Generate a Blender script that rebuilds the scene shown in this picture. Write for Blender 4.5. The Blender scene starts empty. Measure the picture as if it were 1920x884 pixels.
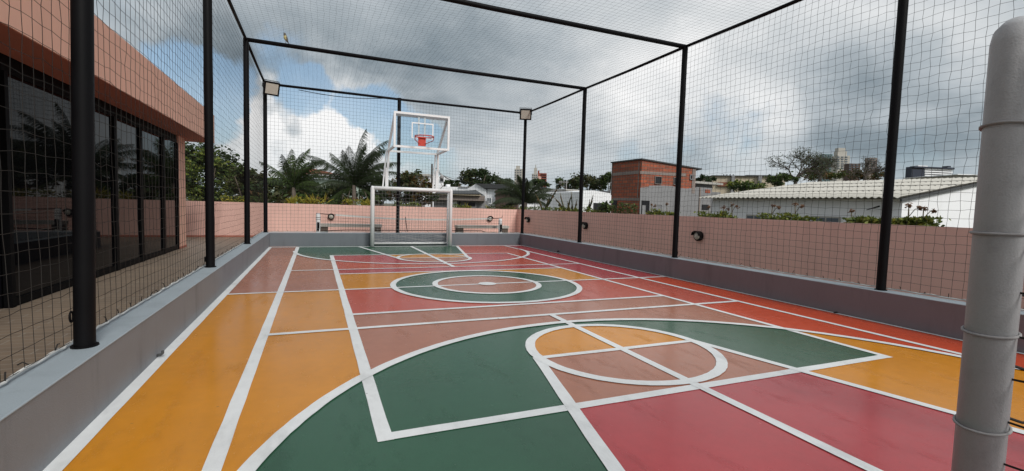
import bpy, math, random
from mathutils import Vector, Matrix
random.seed(7)
S = bpy.context.scene
COL = S.collection
PI = math.pi
# ------------------------------------------------------------------ camera
CM = ((0.9214283, -0.3874982, 0.0285481), (0.0021695, -0.0683417, -0.9976596), (0.3885424, 0.9193337, -0.0621313))
F = 873.5494; PW, PH = 1920.0, 884.0; EYE = Vector((0, 0, 1.65))
RX, DY, FW = (Vector(r) for r in CM)
cd = bpy.data.cameras.new("camera"); cam = bpy.data.objects.new("camera", cd); COL.objects.link(cam)
m3 = Matrix((RX, -DY, -FW)).transposed()
cam.matrix_world = Matrix.Translation(EYE) @ m3.to_4x4()
cd.sensor_width = 36; cd.sensor_fit = 'HORIZONTAL'; cd.lens = F / PW * 36
cd.clip_start = 0.05; cd.clip_end = 6000
S.camera = cam

def ray(px, py):
    return RX * ((px - PW / 2) / F) + DY * ((py - PH / 2) / F) + FW
def pt(px, py, d):
    return EYE + ray(px, py) * d
def on_y(px, py, y):
    r = ray(px, py); return EYE + r * (y / r.y)
def on_x(px, py, x):
    r = ray(px, py); return EYE + r * (x / r.x)

# ------------------------------------------------------------------ mesh builder
class MB:
    def __init__(s): s.v = []; s.f = []; s.mi = []
    def add(s, vs, fs, mi=0):
        o = len(s.v); s.v += [tuple(p) for p in vs]
        for f in fs: s.f.append(tuple(i + o for i in f)); s.mi.append(mi)
        return s
    def box(s, x0, x1, y0, y1, z0, z1, mi=0):
        return s.add([(x0,y0,z0),(x1,y0,z0),(x1,y1,z0),(x0,y1,z0),(x0,y0,z1),(x1,y0,z1),(x1,y1,z1),(x0,y1,z1)],
                     [(0,3,2,1),(4,5,6,7),(0,1,5,4),(1,2,6,5),(2,3,7,6),(3,0,4,7)], mi)
    def bbox(s, x0, x1, y0, y1, z0, z1, b=0.012, mi=0):
        # box with chamfered vertical and top edges
        def ring(i, z): return [(x0+i,y0,z),(x1-i,y0,z),(x1,y0+i,z),(x1,y1-i,z),(x1-i,y1,z),(x0+i,y1,z),(x0,y1-i,z),(x0,y0+i,z)]
        r0 = ring(b, z0); r1 = ring(b, z1-b)
        r2 = [(min(max(p[0],x0+b),x1-b), min(max(p[1],y0+b),y1-b), z1) for p in ring(b, z1)]
        vs = r0 + r1 + r2; fs = []
        for k in range(2):
            for i in range(8):
                j = (i+1) % 8; fs.append((k*8+i, k*8+j, k*8+8+j, k*8+8+i))
        fs.append(tuple(range(16, 24))); fs.append(tuple(range(7, -1, -1)))
        return s.add(vs, fs, mi)
    def poly(s, pts, mi=0):
        return s.add(pts, [tuple(range(len(pts)))], mi)
    def tube(s, path, r, n=8, cap=True, mi=0, closed=False):
        P = [Vector(p) for p in path]; L = len(P); R = r if isinstance(r, (list, tuple)) else [r] * L
        vs = []; fs = []; ref = None
        for i in range(L):
            if closed: t = P[(i+1) % L] - P[i-1]
            else: t = P[min(i+1, L-1)] - P[max(i-1, 0)]
            if t.length < 1e-9: t = Vector((0,0,1))
            t.normalize()
            if ref is None:
                ref = Vector((0,0,1)) if abs(t.z) < 0.9 else Vector((1,0,0))
            a = t.cross(ref)
            if a.length < 1e-5: a = t.orthogonal()
            a.normalize(); b = t.cross(a); ref = -b if False else a.cross(t)
            for k in range(n):
                q = 2 * PI * (k + .5) / n
                vs.append(P[i] + a * (R[i] * math.cos(q)) + b * (R[i] * math.sin(q)))
        rng = L if closed else L - 1
        for i in range(rng):
            i2 = (i+1) % L
            for k in range(n):
                k2 = (k+1) % n; fs.append((i*n+k, i*n+k2, i2*n+k2, i2*n+k))
        if cap and not closed:
            fs.append(tuple(range(n-1, -1, -1))); fs.append(tuple((L-1)*n + k for k in range(n)))
        return s.add(vs, fs, mi)
    def bar(s, a, b, w, h=None, mi=0):
        # rectangular bar between two points
        a = Vector(a); b = Vector(b); h = h or w; t = (b - a).normalized()
        u = t.cross(Vector((0,0,1)))
        if u.length < 1e-4: u = Vector((1,0,0))
        u.normalize(); v = u.cross(t)
        c = [(-1,-1),(1,-1),(1,1),(-1,1)]
        vs = [p + u*(w/2*i) + v*(h/2*j) for p in (a, b) for i, j in c]
        return s.add(vs, [(3,2,1,0),(4,5,6,7),(0,1,5,4),(1,2,6,5),(2,3,7,6),(3,0,4,7)], mi)
    def fbox(s, fr, u0, u1, z0, z1, n0, n1, mi=0):
        vs = [fr.p(u, z, n) for z in (z0, z1) for u, n in ((u0,n0),(u1,n0),(u1,n1),(u0,n1))]
        return s.add(vs, [(0,3,2,1),(4,5,6,7),(0,1,5,4),(1,2,6,5),(2,3,7,6),(3,0,4,7)], mi)
    def fpoly(s, fr, uz, n0, n1, mi=0):
        k = len(uz); vs = [fr.p(u, z, n0) for u, z in uz] + [fr.p(u, z, n1) for u, z in uz]
        fs = [tuple(range(k-1, -1, -1)), tuple(range(k, 2*k))] + [(i, (i+1) % k, k+(i+1) % k, k+i) for i in range(k)]
        return s.add(vs, fs, mi)
    def build(s, name, mat, parent=None, smooth=False):
        me = bpy.data.meshes.new(name); o = bpy.data.objects.new(name, me); COL.objects.link(o)
        off = Vector((0,0,0))
        if parent is not None:
            o.parent = parent; r = parent
            while r.parent is not None: r = r.parent
            off = Vector(r.get('_o', (0,0,0))) if r.type == 'EMPTY' else Vector((0,0,0))
        me.from_pydata([(p[0]-off.x, p[1]-off.y, p[2]-off.z) for p in s.v], [], s.f)
        for m in (mat if isinstance(mat, (list, tuple)) else [mat]): me.materials.append(m)
        if any(s.mi): me.polygons.foreach_set('material_index', s.mi)
        if smooth: me.polygons.foreach_set('use_smooth', [True] * len(me.polygons))
        me.update()
        if smooth == 'auto':
            me.set_sharp_from_angle(angle=math.radians(35))
        return o

class Front:
    """vertical facade frame: u along the front, z up, n away from the camera"""
    def __init__(s, px0, d0, px1, d1, py=380):
        a = pt(px0, py, d0); b = pt(px1, py, d1); s.o = Vector((a.x, a.y, 0)); d = Vector((b.x-a.x, b.y-a.y, 0))
        s.w = d.length; s.u = d.normalized(); s.n = Vector((-s.u.y, s.u.x, 0))
    @classmethod
    def at(cls, o, bearing):
        f = cls.__new__(cls); f.o = Vector((o[0], o[1], 0)); b = math.radians(bearing)
        f.u = Vector((math.sin(b), math.cos(b), 0)); f.n = Vector((-f.u.y, f.u.x, 0)); f.w = 0; return f
    def p(s, u, z, n=0): return s.o + s.u*u + s.n*n + Vector((0,0,z))
    def uz(s, px, py, n=0):
        r = ray(px, py); o = s.o + s.n*n; t = (o - EYE).dot(s.n) / r.dot(s.n); q = EYE + r*t
        return ((q - s.o).dot(s.u), q.z)
    def rect(s, px0, py0, px1, py1, n=0):
        a = s.uz(px0, (py0+py1)/2, n)[0]; b = s.uz(px1, (py0+py1)/2, n)[0]; m = (px0+px1)/2
        return a, b, s.uz(m, py1, n)[1], s.uz(m, py0, n)[1]     # u0,u1,z0,z1

def tag(o, label=None, cat=None, group=None, kind=None):
    if label: o['label'] = label
    if cat: o['category'] = cat
    if group: o['group'] = group
    if kind: o['kind'] = kind
    return o
def empty(name, loc, label, cat, group=None):
    o = bpy.data.objects.new(name, None); COL.objects.link(o); o.location = loc; o['_o'] = tuple(loc)
    o.empty_display_size = .2
    return tag(o, label, cat, group)
def copy_tree(o, parent=None):
    c = o.copy(); COL.objects.link(c)
    if parent: c.parent = parent
    for ch in list(o.children): copy_tree(ch, c)
    return c

# ------------------------------------------------------------------ materials
def lin(r, g, b):
    return tuple(((c/255)/12.92 if c/255 <= .04045 else ((c/255+.055)/1.055)**2.4) for c in (r, g, b)) + (1,)
class NT:
    def __init__(s, tree): s.t = tree; s.L = tree.links.new
    def n(s, typ, **k):
        x = s.t.nodes.new(typ)
        for a, b in k.items(): setattr(x, a, b)
        return x
    def put(s, sock, v):
        if hasattr(v, 'is_output') or isinstance(v, bpy.types.NodeSocket): s.L(v, sock)
        else: sock.default_value = v
    def math(s, op, a, b=0.0, c=None, clamp=False):
        x = s.n('ShaderNodeMath', operation=op, use_clamp=clamp); s.put(x.inputs[0], a); s.put(x.inputs[1], b)
        if c is not None: s.put(x.inputs[2], c)
        return x.outputs[0]
    def noise(s, vec, scale, detail=4, rough=.55, dist=0):
        x = s.n('ShaderNodeTexNoise'); s.put(x.inputs['Vector'], vec)
        x.inputs['Scale'].default_value = scale; x.inputs['Detail'].default_value = detail
        x.inputs['Roughness'].default_value = rough; x.inputs['Distortion'].default_value = dist
        return x.outputs[0]
    def ramp(s, fac, stops, interp='LINEAR'):
        x = s.n('ShaderNodeValToRGB'); s.put(x.inputs[0], fac); cr = x.color_ramp; cr.interpolation = interp
        while len(cr.elements) < len(stops): cr.elements.new(.5)
        for e, (p, c) in zip(cr.elements, stops): e.position = p; e.color = c if len(c) == 4 else tuple(c) + (1,)
        return x.outputs[0]
    def mix(s, fac, a, b, blend='MIX'):
        x = s.n('ShaderNodeMix', data_type='RGBA', blend_type=blend); s.put(x.inputs[0], fac); s.put(x.inputs[6], a); s.put(x.inputs[7], b)
        return x.outputs[2]
    def maprange(s, v, a, b, c=0., d=1., smooth=False):
        x = s.n('ShaderNodeMapRange', interpolation_type='SMOOTHSTEP' if smooth else 'LINEAR'); s.put(x.inputs[0], v)
        for i, q in enumerate((a, b, c, d)): s.put(x.inputs[i+1], q)
        return x.outputs[0]
def new_mat(name):
    m = bpy.data.materials.new(name); m.use_nodes = True; t = NT(m.node_tree)
    b = m.node_tree.nodes['Principled BSDF']; co = t.n('ShaderNodeNewGeometry').outputs['Position']
    return m, t, b, co
def mat(name, col, rough=.6, var=.12, scale=3., fine=.06, fscale=60., bump=.0, bscale=80., metal=0., spec=.5, stain=0., sscale=1.2, staincol=None, streak=False):
    m, t, b, co = new_mat(name)
    if len(col) == 3: col = tuple(col) + (1,)
    n1 = t.noise(co, scale, 5, .6); n2 = t.noise(co, fscale, 3, .6)
    k = t.math('ADD', t.math('MULTIPLY', t.math('SUBTRACT', n1, .5), var*2.6), t.math('MULTIPLY', t.math('SUBTRACT', n2, .5), fine*2.6))
    k = t.math('ADD', k, 1.0)
    x = t.n('ShaderNodeVectorMath', operation='SCALE'); x.inputs[0].default_value = col[:3]; t.put(x.inputs['Scale'], k)
    c = x.outputs[0]
    if stain:
        v = co
        if streak:
            mp = t.n('ShaderNodeMapping'); t.L(co, mp.inputs[0]); mp.inputs['Scale'].default_value = (1, 1, .16); v = mp.outputs[0]
        sn = t.noise(v, sscale, 7, .68)
        f = t.maprange(sn, .50, .72, 0, stain, True)
        c = t.mix(f, c, staincol or tuple(q*.45 for q in col[:3]) + (1,))
    t.put(b.inputs['Base Color'], c)
    r = t.math('ADD', t.math('MULTIPLY', t.math('SUBTRACT', n1, .5), .18), rough); t.put(b.inputs['Roughness'], r)
    b.inputs['Metallic'].default_value = metal; b.inputs['Specular IOR Level'].default_value = spec
    if bump:
        bp = t.n('ShaderNodeBump'); bp.inputs['Strength'].default_value = bump; bp.inputs['Distance'].default_value = .01
        t.put(bp.inputs['Height'], t.noise(co, bscale, 4, .6)); t.L(bp.outputs[0], b.inputs['Normal'])
    return m
def paint(name, col, rough=.21):
    """rolled epoxy paint on a concrete slab: mottled, scuffed, semi-gloss"""
    m, t, b, co = new_mat(name)
    n1 = t.noise(co, .9, 5, .6); n2 = t.noise(co, 9, 4, .65); n3 = t.noise(co, 140, 2, .5)
    k = t.math('ADD', t.math('MULTIPLY', t.math('SUBTRACT', n1, .5), .34), t.math('MULTIPLY', t.math('SUBTRACT', n2, .5), .20))
    k = t.math('ADD', k, t.math('MULTIPLY', t.math('SUBTRACT', n3, .5), .16)); k = t.math('ADD', k, 1.0)
    x = t.n('ShaderNodeVectorMath', operation='SCALE'); x.inputs[0].default_value = col[:3]; t.put(x.inputs['Scale'], k)
    mp = t.n('ShaderNodeMapping'); t.L(co, mp.inputs[0]); mp.inputs['Rotation'].default_value = (0, 0, .7); mp.inputs['Scale'].default_value = (1, .33, 1)
    sc = t.noise(mp.outputs[0], 2.6, 9, .72)
    f = t.maprange(sc, .50, .68, 0, .36, True)
    c = t.mix(f, x.outputs[0], tuple(q*.55 for q in col[:3]) + (1,))
    sp = t.noise(co, 16, 2, .4); f2 = t.maprange(sp, .76, .80, 0, .6)
    c = t.mix(f2, c, (.03, .028, .025, 1))
    t.put(b.inputs['Base Color'], c)
    r = t.math('ADD', t.math('MULTIPLY', t.math('SUBTRACT', n2, .5), .25), rough)
    r = t.math('ADD', r, t.math('MULTIPLY', f, .4)); t.put(b.inputs['Roughness'], r)
    b.inputs['Specular IOR Level'].default_value = .34
    bp = t.n('ShaderNodeBump'); bp.inputs['Strength'].default_value = .16; bp.inputs['Distance'].default_value = .004
    t.put(bp.inputs['Height'], t.noise(co, 55, 4, .6)); t.L(bp.outputs[0], b.inputs['Normal'])
    return m
def leafmat(name, col, rough=.55, var=.3):
    m, t, b, co = new_mat(name)
    n1 = t.noise(co, 1.3, 3, .6); n2 = t.noise(co, 11, 2, .6)
    k = t.math('ADD', t.math('MULTIPLY', t.math('SUBTRACT', n1, .5), var*2), t.math('MULTIPLY', t.math('SUBTRACT', n2, .5), var*2)); k = t.math('ADD', k, 1.)
    x = t.n('ShaderNodeVectorMath', operation='SCALE'); x.inputs[0].default_value = col[:3]; t.put(x.inputs['Scale'], k)
    t.L(x.outputs[0], b.inputs['Base Color']); b.inputs['Roughness'].default_value = rough
    b.inputs['Specular IOR Level'].default_value = .3
    tr = t.n('ShaderNodeBsdfTranslucent'); t.L(x.outputs[0], tr.inputs[0]); mx = t.n('ShaderNodeMixShader'); mx.inputs[0].default_value = .22
    out = m.node_tree.nodes['Material Output']; t.L(b.outputs[0], mx.inputs[1]); t.L(tr.outputs[0], mx.inputs[2]); t.L(mx.outputs[0], out.inputs[0])
    return m

M = {}
M['yellow'] = paint('paint_yellow', (.57, .222, .009))
M['green'] = paint('paint_green', (.028, .092, .052))
M['salmon'] = paint('paint_terracotta', (.37, .150, .092))
M['crimson'] = paint('paint_crimson', (.40, .053, .060))
M['red'] = paint('paint_red', (.47, .078, .045))
M['orange'] = paint('paint_orange_red', (.54, .070, .024))
M['line'] = paint('paint_white', (.70, .715, .72), .42)
M['greywall'] = mat('grey_render', (.222, .236, .256), .7, .10, 1.6, .06, 90, .35, 150, stain=.42, sscale=2.6, streak=True)
M['bluewall'] = mat('blue_grey_render', (.125, .143, .16), .7, .10, 1.6, .06, 90, .35, 150, stain=.35, sscale=2.6, streak=True)
M['purplewall'] = mat('mauve_grey_render', (.175, .158, .172), .7, .10, 1.6, .06, 90, .35, 150, stain=.42, sscale=2.6, streak=True)
M['captop'] = mat('pale_blue_cap', (.31, .36, .395), .6, .08, 2, .06, 90, .25, 120, stain=.25, sscale=3)
M['pink'] = mat('pink_render', (.74, .465, .40), .85, .06, 1.4, .07, 70, .4, 90, stain=.24, sscale=1.6, streak=True, staincol=(.36, .22, .19, 1))
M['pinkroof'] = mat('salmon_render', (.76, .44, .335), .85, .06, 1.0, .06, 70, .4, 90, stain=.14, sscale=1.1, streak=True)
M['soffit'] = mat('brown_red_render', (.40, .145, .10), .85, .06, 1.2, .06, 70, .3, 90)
M['black'] = mat('black_enamel', (.004, .004, .005), .55, .2, 4, .2, 60, .1, 120, spec=.12)
M['twine'] = mat('dark_twine', (.030, .028, .026), .8, .2, 4, .2, 60, spec=.2)
M['whitepaint'] = mat('white_enamel', (.80, .81, .82), .38, .05, 5, .04, 60, .06, 90, stain=.16, sscale=5, staincol=(.4, .37, .33, 1))
M['shadedpaint'] = mat('shaded_enamel', (.38, .38, .39), .5, .06, 6, .10, 220, .22, 200, stain=.28, sscale=9)  # near goal only: its backlit shade is put into the enamel colour
M['whitecord'] = mat('white_cord', (.62, .62, .60), .8, .1, 8, .1, 100)
M['greycord'] = mat('grey_cord', (.30, .29, .29), .8, .1, 8, .1, 100)
M['hoopred'] = mat('red_enamel', (.52, .05, .03), .4, .1, 8, .1, 60)
M['lens'] = mat('frosted_lens', (.50, .48, .42), .3, .06, 9, .05, 80)
M['concrete'] = mat('bench_concrete', (.40, .385, .355), .8, .1, 3, .1, 60, .3, 90, stain=.3, sscale=3)
M['darkbrown'] = mat('brown_block', (.10, .075, .06), .8, .15, 5, .1, 60)
M['frame'] = mat('dark_aluminium', (.004, .004, .0045), .6, .1, 5, .1, 60, spec=.06)
M['white_wall'] = mat('white_wash', (.82, .83, .85), .85, .05, .7, .05, 20, stain=.10, sscale=.9, staincol=(.36, .36, .36, 1), streak=True)
M['cream_wall'] = mat('cream_wash', (.50, .43, .32), .85, .08, .5, .05, 20, stain=.3, sscale=.6, streak=True)
M['grey_conc'] = mat('bare_concrete', (.235, .235, .24), .85, .16, .9, .1, 14, stain=.45, sscale=.8, streak=True)
M['roof_dark'] = mat('dark_roof', (.055, .058, .06), .8, .15, 1.2, .1, 12)
M['roof_pale'] = mat('fibre_cement_sheet', (.50, .48, .43), .8, .10, 1.1, .1, 30, stain=.30, sscale=1.6)
M['roof_red'] = mat('clay_roof', (.19, .06, .03), .8, .15, 1.5, .1, 12)
M['pale_green'] = mat('pale_green_board', (.42, .50, .44), .7, .1, 1, .08, 14)
M['brownwall'] = mat('brown_wall', (.085, .055, .045), .85, .15, 1.2, .1, 12)
M['beam'] = mat('weathered_beam', (.23, .19, .17), .85, .15, 1.8, .1, 10, stain=.5, sscale=3, streak=True)
M['dark'] = mat('dark_opening', (.012, .012, .014), .25, .1, 3, .1, 20)
M['tower'] = mat('tower_render', (.42, .40, .36), .85, .06, .1, .03, 3)
M['towerdark'] = mat('tower_glass', (.10, .12, .14), .4, .1, .3, .03, 3)
M['towerteal'] = mat('teal_glass', (.10, .16, .17), .4, .1, .3, .03, 3)
M['towerred'] = mat('tower_brick', (.26, .075, .05), .85, .1, .2, .03, 3)
M['navy'] = mat('navy_panel', (.02, .026, .045), .5, .1, .6, .03, 3)
M['bark'] = mat('bark', (.11, .085, .065), .9, .25, 4, .2, 30, .6, 40)
M['palmbark'] = mat('palm_bark', (.13, .105, .085), .9, .25, 5, .2, 30, .6, 40)
M['leafdark'] = leafmat('leaf_dark', (.026, .048, .014)); M['leafmid'] = leafmat('leaf_mid', (.066, .105, .022)); M['leaflite'] = leafmat('leaf_light', (.16, .19, .032))
M['leafyel'] = leafmat('leaf_yellow', (.36, .31, .04)); M['leafbrown'] = leafmat('leaf_brown', (.12, .070, .022)); M['leafolive'] = leafmat('leaf_olive', (.060, .062, .020))
M['palmleaf'] = leafmat('palm_leaf', (.026, .041, .014)); M['palmlite'] = leafmat('palm_leaf_light', (.060, .095, .026)); M['palmdry'] = leafmat('palm_leaf_dry', (.17, .13, .06))
M['twig'] = mat('twig', (.075, .062, .052), .9, .2, 6, .1, 30)
M['flower'] = leafmat('dry_flower', (.17, .085, .04)); M['stalk'] = mat('stalk', (.12, .10, .05), .8)
M['soil'] = mat('soil', (.05, .04, .028), .95, .2, 4, .2, 30)
M['earth'] = mat('earth', (.10, .095, .055), .95, .3, .08, .2, 1.5)
M['birdgrey'] = mat('bird_grey', (.10, .09, .075), .8); M['birdyellow'] = mat('bird_pale', (.48, .42, .20), .8)

def brickmat():
    m, t, b, co = new_mat('hollow_clay_block')
    sx = t.n('ShaderNodeSeparateXYZ'); t.L(co, sx.inputs[0]); cx = t.n('ShaderNodeCombineXYZ')
    t.put(cx.inputs[0], t.math('ADD', sx.outputs[0], sx.outputs[1])); t.put(cx.inputs[1], sx.outputs[2])
    bt = t.n('ShaderNodeTexBrick'); t.L(cx.outputs[0], bt.inputs[0]); bt.inputs['Scale'].default_value = 1
    bt.inputs['Color1'].default_value = (.42, .10, .045, 1); bt.inputs['Color2'].default_value = (.25, .06, .032, 1); bt.inputs['Mortar'].default_value = (.17, .10, .075, 1)
    bt.inputs['Mortar Size'].default_value = .022; bt.inputs['Brick Width'].default_value = .36; bt.inputs['Row Height'].default_value = .19; bt.inputs['Bias'].default_value = -.1
    n = t.noise(co, 1.3, 6, .65); c = t.mix(t.maprange(n, .42, .70, 0, .6), bt.outputs[0], (.15, .085, .06, 1))
    t.put(b.inputs['Base Color'], c); b.inputs['Roughness'].default_value = .9; return m
M['brick'] = brickmat()
def tilemat():
    m, t, b, co = new_mat('terrace_tiles')
    bt = t.n('ShaderNodeTexBrick'); t.L(co, bt.inputs[0]); bt.inputs['Scale'].default_value = 1
    bt.inputs['Color1'].default_value = (.25, .185, .13, 1); bt.inputs['Color2'].default_value = (.20, .150, .108, 1); bt.inputs['Mortar'].default_value = (.34, .30, .25, 1)
    bt.inputs['Mortar Size'].default_value = .007; bt.inputs['Brick Width'].default_value = .90; bt.inputs['Row Height'].default_value = .16
    n = t.noise(co, 1.1, 5, .6); c = t.mix(t.maprange(n, .4, .8, 0, .4), bt.outputs[0], (.13, .10, .08, 1))
    t.put(b.inputs['Base Color'], c); b.inputs['Roughness'].default_value = .55; return m
M['tiles'] = tilemat()
def glassmat():
    m, t, b, co = new_mat('black_glass')
    b.inputs['Base Color'].default_value = (.004, .004, .005, 1); b.inputs['Roughness'].default_value = .02; b.inputs['IOR'].default_value = 1.16
    bp = t.n('ShaderNodeBump'); bp.inputs['Strength'].default_value = .02; bp.inputs['Distance'].default_value = .05
    t.put(bp.inputs['Height'], t.noise(co, .7, 2, .5)); t.L(bp.outputs[0], b.inputs['Normal']); return m
M['glass'] = glassmat()
def clearmat():
    m, t, b, co = new_mat('clear_acrylic')
    tr = t.n('ShaderNodeBsdfTransparent'); tr.inputs[0].default_value = (.93, .96, .97, 1); gl = t.n('ShaderNodeBsdfGlossy'); gl.inputs['Roughness'].default_value = .05
    mx = t.n('ShaderNodeMixShader'); mx.inputs[0].default_value = .05; t.L(tr.outputs[0], mx.inputs[1]); t.L(gl.outputs[0], mx.inputs[2])
    t.L(mx.outputs[0], m.node_tree.nodes['Material Output'].inputs[0]); return m
M['clear'] = clearmat()

# ------------------------------------------------------------------ court paint
CX, CY = 3.345, 9.18
XA, XB, XC, XD, XE, XF = -1.45, -.578, .452, 6.236, 7.286, 8.165
YN, YE = .30, 18.05            # end lines
T8, T7, T6, T5, T4, T3, T2 = 3.265, 6.295, 7.10, 9.18, 11.19, 11.95, 15.12
AN, AFR = (CX, 1.87, 3.93), (CX, 16.55, 3.96)
def arc_n(x): return AN[1] + math.sqrt(max(0, AN[2]**2 - (x-AN[0])**2))
def arc_f(x): return AFR[1] - math.sqrt(max(0, AFR[2]**2 - (x-AFR[0])**2))
mb = MB(); CN = ['yellow', 'green', 'salmon', 'crimson', 'red', 'orange']; CI = {n: i for i, n in enumerate(CN)}
def reg(col, lvl, pts): mb.poly([(x, y, .0008*lvl) for x, y in pts], CI[col])
def rct(col, lvl, x0, x1, y0, y1): reg(col, lvl, [(x0,y0),(x1,y0),(x1,y1),(x0,y1)])
def disc(col, lvl, cx, cy, r, a0=0, a1=2*PI, n=96): reg(col, lvl, [(cx+r*math.cos(a0+(a1-a0)*i/n), cy+r*math.sin(a0+(a1-a0)*i/n)) for i in range(n + (0 if a1-a0 > 6.2 else 1))])
def under(col, lvl, x0, x1, y0, n=48): reg(col, lvl, [(x0,y0),(x1,y0)] + [(x1+(x0-x1)*i/n, arc_n(x1+(x0-x1)*i/n)) for i in range(n+1)])
def over(col, lvl, x0, x1, y1, n=48, ycap=None):
    reg(col, lvl, [(x1,y1),(x0,y1)] + [(x0+(x1-x0)*i/n, arc_f(x0+(x1-x0)*i/n)) for i in range(n+1)])
XL, XR = -1.49, 8.17
rct('yellow', 1, XL, XB, 0, T5); rct('salmon', 1, XL, XB, T5, 18.4)
rct('yellow', 1, XB, XC, 0, T5); rct('salmon', 1, XB, XC, T5, 18.4)
rct('salmon', 1, XC, XD, 0, T6); rct('red', 1, XC, XD, T6, T5); rct('yellow', 1, XC, XD, T5, T4); rct('crimson', 1, XC, XD, T4, T3); rct('red', 1, XC, XD, T3, 18.4)
rct('orange', 1, XD, XE, 0, T7); rct('red', 1, XD, XE, T7, T5); rct('crimson', 1, XD, XE, T5, 18.4)
rct('orange', 1, XE, XR, 0, T5); rct('crimson', 1, XE, XR, T5, 18.4)
def lane_n(y): return (2.24 - .232*(4.45-y), 4.45 + .232*(4.45-y))
def lane_f(y): return (2.28 - .205*(y-14.08), 4.42 + .205*(y-14.08))
# near half
under('green', 2, XB, XD, 0); under('yellow', 2, XD, XE, 0)
a, b = lane_n(T8), lane_n(0)
reg('yellow', 3, [(b[1], 0), (XD, 0), (XD, T8), (a[1], T8)])
reg('crimson', 3, [(b[0], 0), (b[1], 0), (a[1], T8), (a[0], T8)])
c = lane_n(4.48)
reg('salmon', 4, [(a[0], T8), (a[1], T8), (c[1], 4.48), (c[0], 4.48)])
disc('yellow', 4, CX, 4.48, 1.085, 0, PI); disc('salmon', 5, CX, 4.48, 1.085, PI, 2*PI)
# far half
lf = lane_f(14.08); lt = lane_f(T2); le = lane_f(18.4)
over('green', 2, XB, XC, 18.4)
over('crimson', 2, XC, XD, 18.4); over('red', 2, XD, XE, 18.4)
reg('green', 3, [(XC, T2), (lt[1], T2), (le[1], 18.4), (XC, 18.4)])
reg('red', 3, [(lt[1], T2), (XD, T2), (XD, 18.4), (le[1], 18.4)])
reg('yellow', 4, [(lf[0], 14.08), (lf[1], 14.08), (lt[1], T2), (lt[0], T2)])
disc('salmon', 5, 3.38, 14.08, 1.10, PI, 2*PI); disc('yellow', 5, 3.38, 14.08, 1.10, 0, PI)
# centre
disc('green', 4, CX, CY, 1.93); disc('salmon', 5, CX, CY, 1.09)
tag(mb.build('court_paint', [M[n] for n in CN]), kind='structure')
mb = MB(); mb.box(XL-.3, XR+.3, -1.5, 18.9, -.3, 0)
tag(mb.build('court_floor', M['grey_conc']), kind='structure')
# white lines, two sheets so that crossings never share a plane
mb = MB(); rw = random.Random(3)
def line(p, q, w, lv):
    p = Vector(p + (0,)); q = Vector(q + (0,)); d = (q-p); L = d.length; d.normalize(); s_ = Vector((-d.y, d.x, 0)); n = max(2, int(L/.35))
    z = .0055 + .00025*lv; vs = []
    for i in range(n+1):
        c_ = p + d*(L*i/n); j = rw.uniform(-.003, .003); k = rw.uniform(-.003, .003)
        vs += [c_ - s_*(w/2+j) + Vector((0,0,z)), c_ + s_*(w/2+k) + Vector((0,0,z))]
    mb.add(vs, [(2*i, 2*i+2, 2*i+3, 2*i+1) for i in range(n)])
def ringl(cx, cy, r, w, lv, a0=0, a1=2*PI, n=128):
    z = .0055 + .00025*lv; vs = []
    for i in range(n+1):
        q = a0 + (a1-a0)*i/n; j = rw.uniform(-.003, .003)
        if i == n and a1-a0 > 6.2: j = 0
        vs += [(cx+(r-w/2+j)*math.cos(q), cy+(r-w/2+j)*math.sin(q), z), (cx+(r+w/2+j)*math.cos(q), cy+(r+w/2+j)*math.sin(q), z)]
    mb.add(vs, [(2*i, 2*i+1, 2*i+3, 2*i+2) for i in range(n)])
line((-1.44, 0), (-1.44, 18.12), .105, 0); line((XB, 0), (XB, 18.12), .108, 1); line((XC, T8-.055), (XC, T2+.055), .108, 2)
line((XD, T8-.055), (XD, T2+.055), .09, 3); line((XE, 0), (XE, 18.12), .09, 4); line((8.115, 0), (8.115, 18.12), .07, 5)
line((-1.49, YE), (8.16, YE), .17, 6)
line((XC, T8), (XD+.04, T8), .108, 7); line((XB, T7), (XE, T7), .095, 8); line((XC, T6), (XD, T6), .095, 9)
line((-1.40, T5), (8.13, T5), .085, 10); line((XC, T4), (XD, T4), .09, 11); line((XB, T3), (XE, T3), .08, 12); line((XC, T2), (XD, T2), .10, 13)
b = lane_n(0); c = lane_n(4.48)
line((b[0], 0), (c[0], 4.5), .108, 14); line((b[1], 0), (c[1], 4.5), .10, 15); line((CX-1.08, 4.48), (CX+1.08, 4.48), .085, 16)
line((CX, 0), (CX, T7), .10, 17); line((3.39, 11.95), (3.39, 18.0), .11, 18)
c = lane_f(14.05); b = lane_f(18.0)
line((b[0], 18.0), (c[0], 14.05), .10, 19); line((b[1], 18.0), (c[1], 13.9), .10, 20); line((2.3, 14.08), (4.45, 14.08), .09, 21)
ringl(CX, 4.48, 1.085, .115, 22); ringl(3.38, 14.08, 1.10, .11, 23); ringl(CX, CY, 1.93, .115, 24); ringl(CX, CY, 1.09, .112, 25)
ringl(*AN, .11, 26, 0, PI); ringl(*AFR, .11, 27, PI, 2*PI)
q = [(CX+.19*math.cos(t*PI/16), CY+.19*math.sin(t*PI/16), .0055+.00025*28) for t in range(32)]; mb.poly(q)
tag(mb.build('court_lines', M['line']), kind='structure')

# ------------------------------------------------------------------ ground, terrace, hills
mb = MB(); mb.poly([(-3000,-3000,-1.6),(3000,-3000,-1.6),(3000,3000,-1.6),(-3000,3000,-1.6)]); tag(mb.build('ground', M['earth']), kind='structure')
mb = MB(); mb.box(-16, 10.2, 18.9, 23.25, -1.55, -.004); mb.box(-16, XL-.3, -6, 18.9, -1.55, -.004); mb.box(XR+.3, 10.2, -6, 18.9, -1.55, -.004); mb.box(XL-.3, XR+.3, -6, -1.5, -1.55, -.004)
tag(mb.build('terrace_floor', M['tiles']), kind='structure')

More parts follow.
